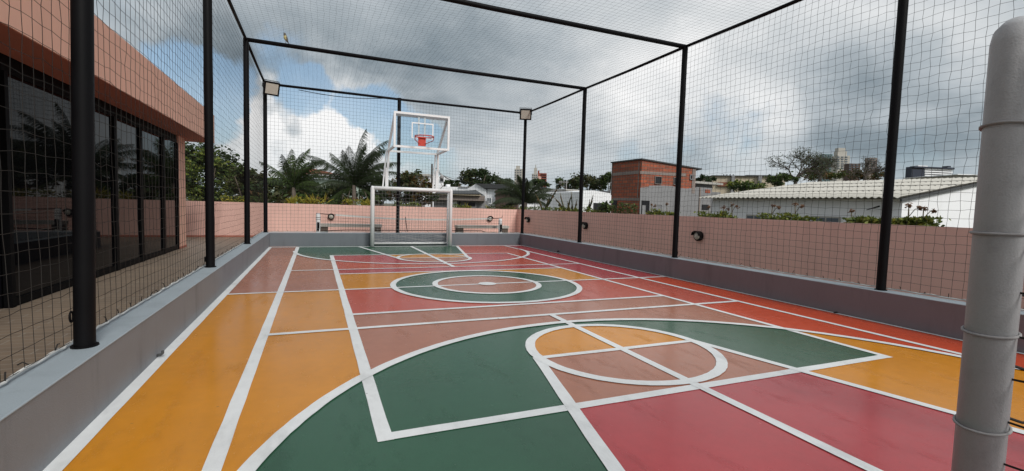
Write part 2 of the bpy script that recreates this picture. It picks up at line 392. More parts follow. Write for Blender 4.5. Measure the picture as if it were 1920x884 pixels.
# ------------------------------------------------------------------ low walls round the court
HP = .487
def lowwall(name, x0, x1, y0, y1, body, label):
    r = empty(name, ((x0+x1)/2, (y0+y1)/2, 0), label, 'low wall')
    b_ = MB(); b_.box(x0, x1, y0, y1, 0, HP-.012); b_.build('body', body, r)
    c_ = MB(); c_.bbox(x0-.004, x1+.004, y0-.004, y1+.004, HP-.012, HP, .006); c_.build('coping', M['captop'], r)
    return r
lowwall('low_wall', XL-.27, XL, -1.0, 18.70, M['greywall'], 'long low grey wall on the building side of the court with wide pale blue top')
lowwall('low_wall', XR, XR+.30, -1.0, 18.70, M['purplewall'], 'long low mauve grey wall on the side of the court facing the red brick building')
lowwall('low_wall', XL+.004, XR-.004, 18.42, 18.70, M['bluewall'], 'short low blue grey wall behind the white goal at the far end')
def spout(x, y, dirx, z, label):
    o = MB(); o.tube([(x, y, z), (x+dirx*.05, y, z), (x+dirx*.075, y, z-.012)], [.022, .022, .026], 10)
    return tag(o.build('drain_spout', M['black'], None, True), label, 'drain pipe')
p = on_x(1569, 587, XR); spout(XR+.01, p.y, -1, p.z, 'black drain stub in the mauve low wall beside the nearest right post')
p = on_x(1048, 473, XR); spout(XR+.01, p.y, -1, p.z+.03, 'tiny black drain stub at the foot of the mauve wall near the far corner')
o = MB(); y_ = on_x(294, 668, XL).y; o.tube([(XL-.01, y_, .03), (XL+.035, y_, .035), (XL+.05, y_, .05), (XL+.05, y_, .075)], .014, 8)
tag(o.build('drain_spout', M['roof_dark'], None, True), 'small grey hooked pipe stub at the foot of the long grey wall', 'drain pipe')

# ------------------------------------------------------------------ steel cage
PXL, PXR, PZ = -1.63, 8.32, 5.667
YS = [-.13, 4.50, 9.15, 13.755, 18.56]
cage = empty('cage_frame', (CX, 9.2, 0), 'tall black steel pipe cage frame standing on the low grey walls round the court', 'cage')
def post(x, y, dx=0.):
    o = MB(); o.tube([(x, y, HP-.004), (x+dx, y, PZ+.03)], .066, 16); o.tube([(x, y, HP-.003), (x, y, HP+.012)], .085, 16)
    return o.build('post', M['black'], cage, 'auto')
for i, y in enumerate(YS):
    post(PXL, y, .085 if i == 1 else 0.); post(PXR, y)
post(2.97, YS[-1])
for i, y in enumerate(YS):
    o = MB(); o.tube([(PXL, y, PZ), (CX, y, PZ-.02), (PXR, y, PZ)], .052 if i < 4 else .045, 12); o.build('cross_rail', M['black'], cage, True)
for x in (PXL, PXR):
    for i in range(4):
        o = MB(); o.tube([(x, YS[i]+.05, PZ), (x, (YS[i]+YS[i+1])/2, PZ-.012), (x, YS[i+1]-.05, PZ)], .036, 12); o.build('side_rail', M['black'], cage, True)
for (x, y, z) in ((PXL-.075, 4.5, .72), (PXL-.075, 9.15, .62), (PXR+.075, 9.15, .6)):
    o = MB(); o.tube([(x, y+.028*math.cos(t*PI/8), z+.04*math.sin(t*PI/8)) for t in range(16)], .007, 6, closed=True); o.build('eye_bolt', M['black'], cage, True)

# nets -----------------------------------------------------------
rn = random.Random(11)
def net(o, O, U, V, lu, lv, cell=.125, r=.0027, jit=.012, sag=0., edge=True):
    O, U, V = Vector(O), Vector(U), Vector(V); N = U.cross(V).normalized()
    nu, nv = max(2, round(lu/cell)), max(2, round(lv/cell)); G = []
    fu = [rn.uniform(0, 6.28) for _ in range(6)]
    for i in range(nu+1):
        row = []
        for j in range(nv+1):
            e = math.sin(PI*i/nu)**.5 * math.sin(PI*j/nv)**.5
            s_ = i/nu*lu; t_ = j/nv*lv
            w = (math.sin(s_*1.1+fu[0]) + math.sin(t_*1.7+fu[1]) + .6*math.sin((s_+t_)*2.3+fu[2])) * .012
            n_ = (math.sin(s_*.7+fu[3]) + math.sin(t_*.9+fu[4]))*.02
            row.append(O + U*(s_ + (rn.gauss(0, jit)*.8 + w)*e) + V*(t_ + (rn.gauss(0, jit)*.8 + w*.9)*e - 0) + N*(n_*e) + Vector((0, 0, -sag*math.sin(PI*i/nu)*math.sin(PI*j/nv))))
        G.append(row)
    for i in range(nu+1): o.tube(G[i], r, 3, False)
    for j in range(nv+1): o.tube([G[i][j] for i in range(nu+1)], r, 3, False)
NXL, NXR, NY = PXL-.085, PXR+.085, YS[-1]+.07
def mknet(label, *a, **k):
    o = MB(); net(o, *a, **k); return tag(o.build('safety_net', M['twine']), label, 'net')
mknet('black square mesh net hanging between the posts on the building side of the court', (NXL, -.1, HP+.04), (0,1,0), (0,0,1), NY+.1, PZ-HP-.05, r=.0023)
mknet('black square mesh net along the court side facing the brick building', (NXR, -.1, HP+.04), (0,1,0), (0,0,1), NY+.1, PZ-HP-.05, r=.0024)
mknet('black square mesh net across the far end of the cage behind the goal', (NXL, NY, HP+.04), (1,0,0), (0,0,1), NXR-NXL, PZ-HP-.07)
mknet('black mesh net stretched overhead as the roof of the cage', (NXL, -.1, PZ+.055), (1,0,0), (0,1,0), NXR-NXL, NY+.1, sag=.02, r=.0014)
# lacing cords along the wall tops
def lacing(A, B, label):
    A, B = Vector(A), Vector(B); L = (B-A).length; n = int(L/.06); r = random.Random(int(L*100)); P = []
    for i in range(n+1):
        P.append(A + (B-A)*(i/n) + Vector((0, 0, .018 + .012*abs(math.sin(i*.5)) + r.uniform(0, .008))) + Vector((r.uniform(-.006, .006), r.uniform(-.006, .006), 0)))
    o = MB(); o.tube(P, .009, 6)
    for i in range(3, n, 5):
        q = P[i]; d = Vector((r.uniform(-.05, .05), r.uniform(-.05, .05), r.uniform(.02, .07))); o.tube([q, q + d*.6 + Vector((0, 0, .02)), q + d], .005, 4, mi=1)
    return tag(o.build('lacing_cord', [M['whitecord'], M['twine']]), label, 'cord')
lacing((NXL-.005, -.1, HP), (NXL-.005, NY, HP), 'pale cord lacing the net bottom along the wall by the glazed building')
lacing((NXR+.02, -.1, HP), (NXR+.02, NY, HP), 'pale cord lacing the net bottom along the top of the mauve grey wall')
lacing((NXL, NY+.015, HP), (NXR, NY+.015, HP), 'pale cord lacing the net bottom along the far low wall behind the goal')
o = MB(); A = on_y(560, 169, YS[-1]-.06); B = on_y(722, 185, YS[-1]-.06); o.tube([A.lerp(B, i/20) - Vector((0, 0, .10*math.sin(PI*i/20))) for i in range(21)], .012, 6)
tag(o.build('cable', M['black'], None, True), 'thin black cable sagging below the far top rail beside the left floodlight', 'cable')

# floodlights ----------------------------------------------------
def flood(c, target, w, h, label):
    r = empty('floodlight', c, label, 'floodlight'); c = Vector(c)
    o = MB(); n = 6
    o.bbox(-w/2, w/2, -.04, .05, -h/2, h/2, .015); o.box(-w/2+.03, w/2-.03, .05, .09, -h/2+.04, h/2-.04)
    for k in range(7): o.box(-w/2+.05+k*(w-.1)/7, -w/2+.062+k*(w-.1)/7, .09, .12, -h/2+.05, h/2-.05)
    hs = o.build('housing', M['black'], None); hs.parent = r
    l = MB(); l.box(-w/2+.055, w/2-.055, -.047, -.036, -h/2+.055, h/2-.055); ln = l.build('lens', M['lens'], None); ln.parent = r
    b_ = MB(); b_.tube([(-w/2-.012, .02, 0), (-w/2-.012, .10, .02), (-w/2-.012, .16, h/2), (w/2+.012, .16, h/2), (w/2+.012, .10, .02), (w/2+.012, .02, 0)], .011, 6)
    bk = b_.build('bracket', M['black'], None); bk.parent = r
    d = Vector(target) - c; r.rotation_euler = d.to_track_quat('-Y', 'Z').to_euler()
    return r
flood((-1.40, 18.22, 5.45), (2.2, 8, .6), .50, .46, 'square floodlight at the far cage corner above the shorter palm')
flood((8.17, 18.22, 5.55), (4.4, 8, .6), .50, .46, 'square floodlight at the far corner of the cage on the brick building side')

# bird -----------------------------------------------------------
q = on_y(536, 80, YS[3]); bx, by, bz = q.x, YS[3], PZ + .045
o = MB(); prof = [(-.16, .01, .006), (-.11, .035, .013), (-.06, .075, .03), (-.02, .11, .046), (.015, .155, .05), (.035, .20, .040), (.045, .225, .034), (.058, .25, .034), (.075, .262, .022), (.095, .262, .009), (.125, .255, .002)]
o.tube([(bx - a_*.5, by - a_*.2, bz + z_*.95) for a_, z_, r_ in prof], [r_*.95 for a_, z_, r_ in prof], 12)
for s_ in (-1, 1): o.tube([(bx, by + s_*.018, bz + .08), (bx, by + s_*.018, bz + .0), (bx - .03, by + s_*.02, bz-.002)], .004, 5)
br = MB(); br.v, br.f, br.mi = o.v, o.f, [0]*len(o.f)
for i, f in enumerate(o.f):
    c_ = sum((Vector(o.v[k]) for k in f), Vector())/len(f)
    br.mi[i] = 1 if (c_.z < bz + .19 and c_.x < bx + .012 and c_.z > bz + .05) else 0
tag(br.build('bird', [M['birdgrey'], M['birdyellow']], None, True), 'small pale breasted bird perched on the black top rail', 'bird')

# ------------------------------------------------------------------ goals
def goal(loc, rot, W, H, D, R, mt, label, clips=False):
    r = empty('goal', loc, label, 'goal'); r['_o'] = (0, 0, 0)
    h = W/2
    for s_ in (-1, 1):
        o = MB(); o.tube([(s_*h, 0, 0), (s_*h, 0, H-R*1.0), (s_*(h-.006), 0, H-R*.55), (s_*(h-.018), 0, H-R*.2)], [R, R, R*.96, R*.78], 20); ps = o.build('post', mt, r, True)
        if clips and s_ == 1:
            for z_, tl in ((2.02, .03), (1.935, .028), (1.61, -.004), (1.30, -.02), (1.0, -.028), (.7, .0)):
                if z_ > 2: continue
                k = MB(); k.tube([(s_*h + (R+.004)*math.cos(t*PI/12), (R+.004)*math.sin(t*PI/12), z_ + tl*.35*math.cos(t*PI/12)) for t in range(24)], .0045, 6, closed=True); k.build('tie_ring', M['greycord'], ps, True)
        o = MB(); o.tube([(s_*h, D, .05), (s_*h, D, H-.05)], R*.5, 12); o.build('rear_post', mt, r, True)
        o = MB(); o.tube([(s_*h, 0, H-R), (s_*h, D, H-R)], R*.5, 12); o.build('top_rail', mt, r, True)
        o = MB(); o.tube([(s_*h, .0, R), (s_*h, D, .06)], R*.5, 12); o.build('ground_rail', mt, r, True)
    o = MB(); o.tube([(-h+.02, 0, H-R), (h-.02, 0, H-R)], R, 20); o.build('crossbar', mt, r, True)
    o = MB(); o.tube([(-h, D, H-R), (h, D, H-R)], R*.5, 12); o.build('rear_bar', mt, r, True)
    o = MB(); o.tube([(-h, D, .08), (h, D, .08)], R*.62, 12); o.build('ground_bar', mt, r, True)
    return r, h
wg, h = goal((3.42, 17.88, .02), 0, 2.96, 2.24, .44, .068, M['whitepaint'], 'white pipe goal standing on the far end line under the basketball hoop')
def goalnet(parent, h, H, D, r_, mt, ys=1):
    o = MB(); net(o, (-h, D-.05, .1), (1,0,0), (0,0,1), 2*h, H-.2, .13, r_, .02)
    for s_ in (-1, 1): net(o, (s_*h, .05, .1), (0,1,0), (0,0,1), D-.1, H-.2, .13, r_, .012)
    # slack folds lying along the bottom
    rr = random.Random(5)
    for k in range(7):
        z0 = .12 + .05*k; P = [(-h + 2*h*i/24, D-.09-rr.uniform(0, .03), z0 + .05*math.sin(i*.5 + k) + rr.uniform(-.01, .01)) for i in range(25)]; o.tube(P, r_, 3, False)
    return o.build('goal_net', mt, parent)
goalnet(wg, h, 2.2, .44, .0035, M['greycord'])
gg, h2 = goal((3.46, .745, .0), 0, 3.0, 2.25, .46, .060, M['shadedpaint'], 'goal in painted grey shade whose thick nearest post with net rings fills the right edge', clips=True)
goalnet(gg, h2, 2.2, .46, .004, M['twine'])
# rope hooks on the near post, on the side away from the court
hk = MB()
for z_ in (1.42, 1.19, 1.02):
    hk.tube([(h2-.055, .02, z_+.02), (h2-.085, .03, z_), (h2-.12, .05, z_-.012), (h2-.20, .09, z_+.0), (h2-.35, .14, z_+.01)], .0045, 6)
hk.tube([(h2-.062, .0, 1.60), (h2-.066, .01, 1.3), (h2-.066, .01, 1.0), (h2-.066, .01, .6)], .005, 6)
hk.build('net_hook', M['twine'], gg, True)
hk = MB(); hk.tube([(h2-.075+.022*math.cos(t*PI/8), .0, 1.07+.03*math.sin(t*PI/8)) for t in range(16)], .005, 6, closed=True); hk.build('eye_ring', M['greycord'], gg, True)
gg.rotation_euler = (0, 0, PI)

# ------------------------------------------------------------------ basketball hoop on the goal
hp = empty('basketball_hoop', (3.5, 18.3, 2.2), 'white framed clear basketball backboard with red rim raised on tubes above the white goal', 'basketball hoop')
YB, YP = 17.2, 18.28
BX0, BX1, BZ0, BZ1 = 2.56, 4.61, 3.66, 4.93
for xb, xt in ((2.49, 2.53), (4.42, 4.42)):
    o = MB(); o.bar((xb, YP, 2.2), (xb, YP, 2.98), .115, .10); o.bar((xb+.035, YP-.02, 2.98), (xt+.02, YP-.02, 3.66), .075, .08); o.bar((xb-.14, YP+.06, 2.2), (xt-.05, YP+.06, 3.64), .045, .05)
    o.build('pole', M['whitepaint'], hp)
    o = MB(); o.bar((xt, YP-.02, 3.62), (BX0+.05 if xt < 3 else BX1-.06, YB+.06, BZ1-.05), .075, .075); o.build('diagonal_brace', M['whitepaint'], hp)
    o = MB(); o.bar((xt, YP-.02, 3.62), (BX0+.05 if xt < 3 else BX1-.06, YB+.06, BZ0+.04), .07, .07); o.build('support_arm', M['whitepaint'], hp)
o = MB(); o.bar((2.53, YP-.02, 3.62), (4.42, YP-.02, 3.62), .07, .07); o.build('rear_bar', M['whitepaint'], hp)
o = MB(); o.bar((BX0+.06, YB+.12, BZ1-.10), (BX1-.06, YB+.12, BZ1-.10), .07, .07); o.build('top_bar', M['whitepaint'], hp)
o = MB(); fw = .075
o.box(BX0, BX1, YB-.03, YB+.03, BZ0, BZ0+fw); o.box(BX0, BX1, YB-.03, YB+.03, BZ1-fw, BZ1); o.box(BX0, BX0+fw, YB-.03, YB+.03, BZ0+fw, BZ1-fw); o.box(BX1-fw, BX1, YB-.03, YB+.03, BZ0+fw, BZ1-fw)
o.build('board_frame', M['whitepaint'], hp)
o = MB(); o.box(BX0+fw, BX1-fw, YB-.006, YB+.006, BZ0+fw, BZ1-fw); pane = o.build('backboard', M['clear'], hp)
tx0, tx1, tz0, tz1 = 3.20, 4.00, 4.03, 4.60; o = MB(); w_ = .042
o.box(tx0, tx1, YB-.012, YB-.008, tz1-w_, tz1); o.box(tx0, tx0+w_, YB-.012, YB-.008, tz0, tz1-w_); o.box(tx1-w_, tx1, YB-.012, YB-.008, tz0, tz1-w_); o.box(tx0+w_, tx1-w_, YB-.012, YB-.008, tz0, tz0+w_*.5)
o.build('target_square', M['whitepaint'], pane)
for x in (3.47, 3.69):
    o = MB(); o.bar((x, YB+.06, BZ0+.42), (x, YB+.06, BZ1-.08), .05, .05); o.build('board_strut', M['whitepaint'], hp)
rim = MB(); RY, RZ, RR = 16.80, 4.06, .335
rim.tube([(3.585+RR*math.cos(t*PI/18), RY+RR*math.sin(t*PI/18), RZ) for t in range(36)], .019, 8, closed=True)
ro = rim.build('rim', M['hoopred'], hp, True)
o = MB(); o.box(3.44, 3.72, YB-.03, YB-.012, 3.76, 4.10); o.build('mounting_plate', M['hoopred'], ro)
for s_ in (-1, 1):
    o = MB(); o.tube([(3.585+s_*RR, RY, RZ-.01), (3.585+s_*.33, RY+.05, RZ-.12), (3.585+s_*.11, YB-.03, 3.84)], .014, 8); o.build('rim_stay', M['hoopred'], ro, True)
for t in range(10):
    a_ = t*PI/5; o2 = (3.585+RR*math.cos(a_), RY+RR*math.sin(a_), RZ-.02)
    o = MB(); o.tube([o2, (o2[0], o2[1], o2[2]-.035), (o2[0]+.012, o2[1], o2[2]-.05)], .006, 5); o.build('net_hook', M['hoopred'], ro)

# ------------------------------------------------------------------ pink perimeter walls, lamps
WT = 1.50
r = empty('pink_wall', (0, 23.2, 0), 'long smooth pink terrace wall behind the goal and the benches', 'wall')
o = MB(); o.box(-14, 10.03, 23.1, 23.28, -.01, WT); o.build('body', M['pink'], r)
o = MB(); o.box(-14, 10.02, 23.085, 23.098, .0, .07); o.build('skirting', M['soffit'], r)
o = MB(); o.box(-14, 10.25, 23.28, 23.75, -1.6, WT-.10); o.build('planter', M['soil'], r)
r = empty('pink_wall', (10.1, 10, 0), 'dusky pink terrace wall on the brick building side with round lamps', 'wall')
o = MB(); o.box(10.03, 10.21, -6, 23.28, -.01, WT+.01); o.build('body', M['pink'], r)
o = MB(); o.box(10.21, 10.70, -6, 23.75, -1.6, WT-.10); o.build('planter', M['soil'], r)
lamp0 = empty('wall_lamp', (0, 0, 0), '', 'wall lamp', 'round lamps on the pink walls')
o = MB(); o.tube([(0, .0, 0), (0, -.05, 0), (0, -.10, 0), (0, -.115, 0)], [.135, .14, .14, .12], 24); o.build('body', M['black'], lamp0, 'auto')
o = MB(); o.tube([(0, -.112, 0), (0, -.135, 0), (0, -.15, 0)], [.108, .09, .04], 24); o.build('lens', M['lens'], lamp0, True)
o = MB(); V = []; nn = 20
for rr_, yy in ((.142, -.09), (.145, -.20), (.128, -.20), (.125, -.09)):
    V += [(rr_*math.cos(PI*.93*i/nn + PI*.035), yy*(1 if rr_ > .13 else 1), rr_*math.sin(PI*.93*i/nn + PI*.035)) for i in range(nn+1)]
k = nn+1; Fc = []
for a_ in range(4):
    b_ = (a_+1) % 4
    for i in range(nn): Fc.append((a_*k+i, a_*k+i+1, b_*k+i+1, b_*k+i))
Fc += [(0, k, 2*k, 3*k), (nn, 3*k+nn, 2*k+nn, k+nn)]
o.add(V, Fc); o.build('hood', M['black'], lamp0)
for i, (p, rz, lb) in enumerate((((.66, 23.095, .95), 0, 'round black lamp on the pink far wall above the bench left of the goal'),
        ((8.45, 23.095, .98), 0, 'round black lamp on the pink far wall above the bench right of the goal'),
        ((10.025, 21.56, 1.0), -PI/2, 'round hooded lamp on the dusky pink wall just past the far corner post'),
        ((10.025, 16.09, .97), -PI/2, 'round hooded lamp on the dusky pink wall beside the second far post'),
        ((10.025, 10.06, .97), -PI/2, 'largest round hooded lamp on the dusky pink wall, below the bare concrete wall'))):
    l = lamp0 if i == 0 else copy_tree(lamp0)
    l.location = p; l.rotation_euler = (0, 0, rz); l['label'] = lb

# benches ---------------------------------------------------------
def bench(x0, x1, label):
    r = empty('bench', ((x0+x1)/2, 21.5, 0), label, 'bench', 'concrete benches by the far wall')
    o = MB(); o.bbox(x0, x1, 21.25, 21.75, .56, .69, .015); o.build('seat', M['concrete'], r)
    for a_ in (x0+.02, x1-.34):
        o = MB(); o.box(a_, a_+.30, 21.30, 21.70, 0, .56); o.build('leg', M['darkbrown'], r)
bench(.17, 2.72, 'grey concrete slab bench by the pink wall left of the goal')
bench(6.17, 8.82, 'grey concrete slab bench by the pink wall right of the goal')
# small volleyball net beyond the wall
def vpost(x, zt, label):
    r = empty('net_post', (x, 20.8, 0), label, 'net post')
    o = MB(); o.tube([(x, 20.8, 0), (x, 20.8, zt)], .085, 14); o.tube([(x, 20.8, zt), (x, 20.8, zt+.03)], [.085, .06], 14); o.build('pole', M['whitepaint'], r, 'auto')
    o = MB(); o.box(x-.04, x+.05, 20.67, 20.712, .52, .78); o.box(x-.05, x+.04, 20.66, 20.712, .44, .50); o.build('markings', M['black'], r)  # raised black blocks standing in for illegible lettering on the post
    for z_ in (zt-.12, zt-.2):
        o = MB(); o.tube([(x+.09*math.cos(t*PI/8), 20.8+.09*math.sin(t*PI/8), z_) for t in range(16)], .012, 6, closed=True); o.build('band', M['greycord'], r, True)
vpost(.10, 1.10, 'short white net post with black winch beside the left bench'); vpost(8.16, 1.02, 'short white net post with black winch in front of the right bench')
r = empty('court_net', (4.1, 20.8, 0), 'low slack volleyball net with white tape beyond the far low wall', 'net')
def tz(u): return 1.13 - .06*u - .15*math.sin(PI*u)
N_ = 40; o = MB(); P = [(.18 + 7.9*i/N_, 20.8, tz(i/N_)) for i in range(N_+1)]
for i in range(N_):
    if i < 3 or i > N_-3: continue
    a_, b_ = Vector(P[i]), Vector(P[i+1]); o.bar(a_, b_, .012, .07)
o.build('tape', M['whitecord'], r)
o = MB(); o.tube([(.02, 20.8, 1.14)] + P[:4], .014, 6); o.tube(P[-4:] + [(8.24, 20.8, 1.09), (8.26, 20.8, 1.2)], .014, 6); o.tube([(.2+7.8*i/N_, 20.8, .40 + .06*math.sin(min(1, i/6)*PI/2) - (.06 if i > 36 else 0)) for i in range(N_+1)], .018, 6); o.build('rope', M['black'], r, True)
o = MB()
for i in range(0, N_*2+1):
    u = i/(N_*2); o.tube([(.18+7.9*u, 20.8, tz(u)-.03), (.18+7.9*u, 20.8, .46)], .0035, 3, False)
for k in range(1, 5): o.tube([(x, y, .46 + (z-.46)*k/5) for x, y, z in P], .0035, 3, False)
o.build('mesh', M['twine'], r)
o = MB(); o.tube([(3.75, 20.8, .40), (3.70, 20.8, .7), (3.66, 20.8, 1.06)], .016, 6); o.build('stick', M['black'], r, True)

# ------------------------------------------------------------------ glazed building with salmon roof slab
bl = empty('glazed_building', (-8, 9, 0), 'salmon roofed building with black glass wall running along the court', 'building')
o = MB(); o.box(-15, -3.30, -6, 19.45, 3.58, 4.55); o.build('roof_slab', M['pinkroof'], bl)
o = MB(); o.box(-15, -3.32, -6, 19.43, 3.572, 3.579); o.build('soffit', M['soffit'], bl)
o = MB(); o.box(-4.85, -3.98, 17.72, 18.52, 0, 3.571); cl = o.build('column', M['pinkroof'], bl)
o = MB(); o.box(-4.86, -3.97, 17.715, 18.53, .0, .07); o.build('skirting', M['soffit'], cl)
o = MB(); o.box(-15, -4.02, 8.82, 17.71, 3.33, 3.571); o.build('transom', M['frame'], bl)
GY = [8.84, 12.72, 14.36, 16.20, 17.70]
for i in range(4):
    o = MB(); o.box(-4.06, -4.03, GY[i]+.07, GY[i+1]-.07, .12, 3.33); o.build('glass_pane', M['glass'], bl)
for i, y in enumerate(GY):
    o = MB(); o.box(-4.08, -3.985, y-.07 if i else y-.02, y+.07 if i < 4 else y+.01, 0, 3.33); o.build('mullion', M['frame'], bl)
o = MB(); o.box(-4.07, -4.0, 8.94, 17.6, .004, .12); o.build('sill', M['frame'], bl)
o = MB(); o.box(-15, -4.09, 8.80, 8.85, 0, 3.33); o.build('end_glass', M['glass'], bl)
o = MB(); o.box(-15, -4.4, 17.6, 17.7, 0, 3.33); o.build('end_wall', M['pinkroof'], bl)
o = MB(); o.box(-14.9, -14.7, -6, 8.8, 0, 3.57); o.build('back_wall', M['frame'], bl)

# ------------------------------------------------------------------ vegetation
def leaves(o, c, rad, n, size, rg, mats=3, squash=.55, clumps=40, shell=.55, w=.5):
    c = Vector(c); cl = []
    for _ in range(clumps):
        d = Vector((rg.gauss(0,1), rg.gauss(0,1), rg.gauss(0,1))).normalized(); f = rg.uniform(shell, 1.0)
        cl.append((Vector((d.x*rad[0]*f, d.y*rad[1]*f, d.z*rad[2]*f)), rg.uniform(.14, .34), rg.random()))
    m = sum(rad)/3
    for _ in range(n):
        q, cr, tone = rg.choice(cl); d = Vector((rg.gauss(0,1), rg.gauss(0,1), rg.gauss(0,.8)))
        p = c + q + d*(cr*m*.55)
        a_ = Vector((rg.gauss(0,1), rg.gauss(0,1), rg.gauss(0,.5))).normalized(); b_ = a_.cross(Vector((rg.gauss(0,1), rg.gauss(0,1), rg.gauss(0,1)))).normalized()
        s_ = size*rg.uniform(.6, 1.4)
        mi = min(mats-1, int((tone*.65 + rg.random()*.35)*mats))
        o.add([p - a_*s_, p + b_*(s_*w) - a_*(s_*.1), p + a_*s_, p - b_*(s_*w) - a_*(s_*.1)], [(0,1,2,3)], mi)
def tree(name, base, crown, rad, n, size, mats, label, cat='tree', group=None, seed=1, trunk=.18, clumps=40, shell=.5, limbs=7):
    rg = random.Random(seed); base = Vector(base); crown = Vector(crown)
    r = empty(name, base, label, cat, group)
    o = MB(); fork = base.lerp(crown, .55); o.tube([base, base.lerp(fork, .5) + Vector((rg.uniform(-.1,.1), rg.uniform(-.1,.1), 0)), fork], [trunk, trunk*.8, trunk*.65], 9)
    for k in range(limbs):
        d = Vector((rg.gauss(0,1)*rad[0], rg.gauss(0,1)*rad[1], rg.uniform(-.1,.9)*rad[2]))*.55; e = crown + d
        o.tube([fork, fork.lerp(e, .5) + Vector((0,0,-.08*rad[2])), e], [trunk*.5, trunk*.3, trunk*.1], 6)
    o.build('trunk', M['bark'], r, True)
    o = MB(); leaves(o, crown, rad, n, size, rg, len(mats), clumps=clumps, shell=shell); o.build('crown', [M[x] for x in mats], r)
    return r
def ptree(px, py, d, wpx, hpx, n, size, mats, label, seed, name='leafy_tree', zb=-1.6, dy=None, **k):
    c = pt(px, py, d); s_ = d/F; rx = wpx/2*s_; rz = hpx/2*s_; ry = dy or rx*.8
    return tree(name, (c.x, c.y, zb), c, (rx, ry, rz), n, size, mats, label, seed=seed, **k)
G3 = ['leafdark', 'leafmid', 'leaflite']
# left tree behind building column
ptree(392, 330, 33, 150, 105, 9000, .13, ['leafdark', 'leafdark', 'leafmid', 'leaflite'], 'broad dense green tree behind the pink wall next to the building column', 21, clumps=70)
ptree(465, 345, 31, 70, 72, 3800, .12, ['leafdark', 'leafolive', 'leafmid'], 'smaller dark tree behind the wall at the far left corner of the cage', 22, clumps=36)
ptree(590, 364, 33, 80, 48, 2600, .13, ['leafdark', 'leafdark', 'leafmid'], 'dark green bush mass filling the gap between the two left palms', 23, 'leafy_shrub', clumps=30)
ptree(640, 366, 33, 60, 40, 2200, .12, ['leafdark', 'leafdark', 'leafolive'], 'very dark shrub at the foot of the tall palm', 231, 'leafy_shrub', clumps=24)
ptree(520, 362, 34, 70, 50, 2600, .13, ['leafdark', 'leafolive', 'leafmid'], 'dark shrub under the shorter left palm', 24, 'leafy_shrub', clumps=30)
ptree(705, 358, 33, 66, 60, 2600, .12, ['leafdark', 'leafdark', 'leafmid'], 'dark green shrub right of the tall palm, behind the goal post', 25, 'leafy_shrub', clumps=30)
ptree(765, 351, 31, 84, 66, 4800, .10, ['leafdark', 'leafolive', 'leafbrown', 'leafmid'], 'bushy tree with brownish green leaves seen through the white goal', 26, clumps=46)
ptree(790, 368, 31, 60, 34, 1800, .10, ['leafdark', 'leafolive', 'leafbrown'], 'low brownish bush seen through the right part of the goal', 261, 'leafy_shrub', clumps=22)
ptree(897, 336, 75, 72, 40, 5200, .22, ['leafdark', 'leafdark', 'leafolive'], 'large dark dome shaped mango tree behind the white gable house', 27, trunk=.4, clumps=50)
ptree(945, 347, 80, 40, 20, 1400, .22, ['leafolive', 'leafmid'], 'pale green tree right of the dome shaped tree', 28, clumps=16)
ptree(1010, 346, 70, 46, 20, 1800, .2, ['leafdark', 'leafdark', 'leafmid'], 'dark tree below the two distant towers', 29, clumps=18)
ptree(1062, 345, 78, 50, 20, 1800, .2, ['leafdark', 'leafmid'], 'small dark tree left of the round hill of foliage', 30, clumps=18)
ptree(1103, 344, 76, 66, 30, 3600, .2, ['leafdark', 'leafolive', 'leafdark'], 'round dark tree behind the white houses left of the brick building', 31, trunk=.4, clumps=40)
ptree(1140, 342, 72, 30, 34, 1900, .2, ['leafdark', 'leafmid'], 'upright green tree tucked against the side of the brick building', 32, clumps=20)
ptree(1322, 338, 60, 36, 16, 1200, .16, ['leafdark', 'leafdark'], 'dark treetop just right of the brick building roof', 33, clumps=14)
ptree(848, 345, 62, 40, 12, 700, .26, ['leafdark'], 'spiky dark tree above the low white roofs', 34, 'small_tree', clumps=10)
ptree(1395, 349, 30, 76, 16, 1500, .09, ['leafdark', 'leafmid', 'leaflite'], 'strip of climbing greenery along the near edge of the corrugated roof', 35, 'leafy_shrub', clumps=22, limbs=3, trunk=.06)
ptree(1470, 337, 32, 70, 20, 1500, .09, ['leafolive', 'leafmid', 'leafdark'], 'green shrub below the bare trees behind the corrugated roof', 36, 'leafy_shrub', clumps=22, limbs=3, trunk=.06)
ptree(1545, 326, 40, 90, 22, 1800, .11, ['leafolive', 'leafmid', 'leafbrown'], 'olive green bush below the distant beige tower', 37, 'leafy_shrub', clumps=26, limbs=3, trunk=.08)
ptree(1628, 328, 40, 80, 16, 1300, .11, ['leafolive', 'leafbrown', 'leafdark'], 'brownish bush behind the corrugated roof beside the near black post', 38, 'leafy_shrub', clumps=22, limbs=3, trunk=.08)

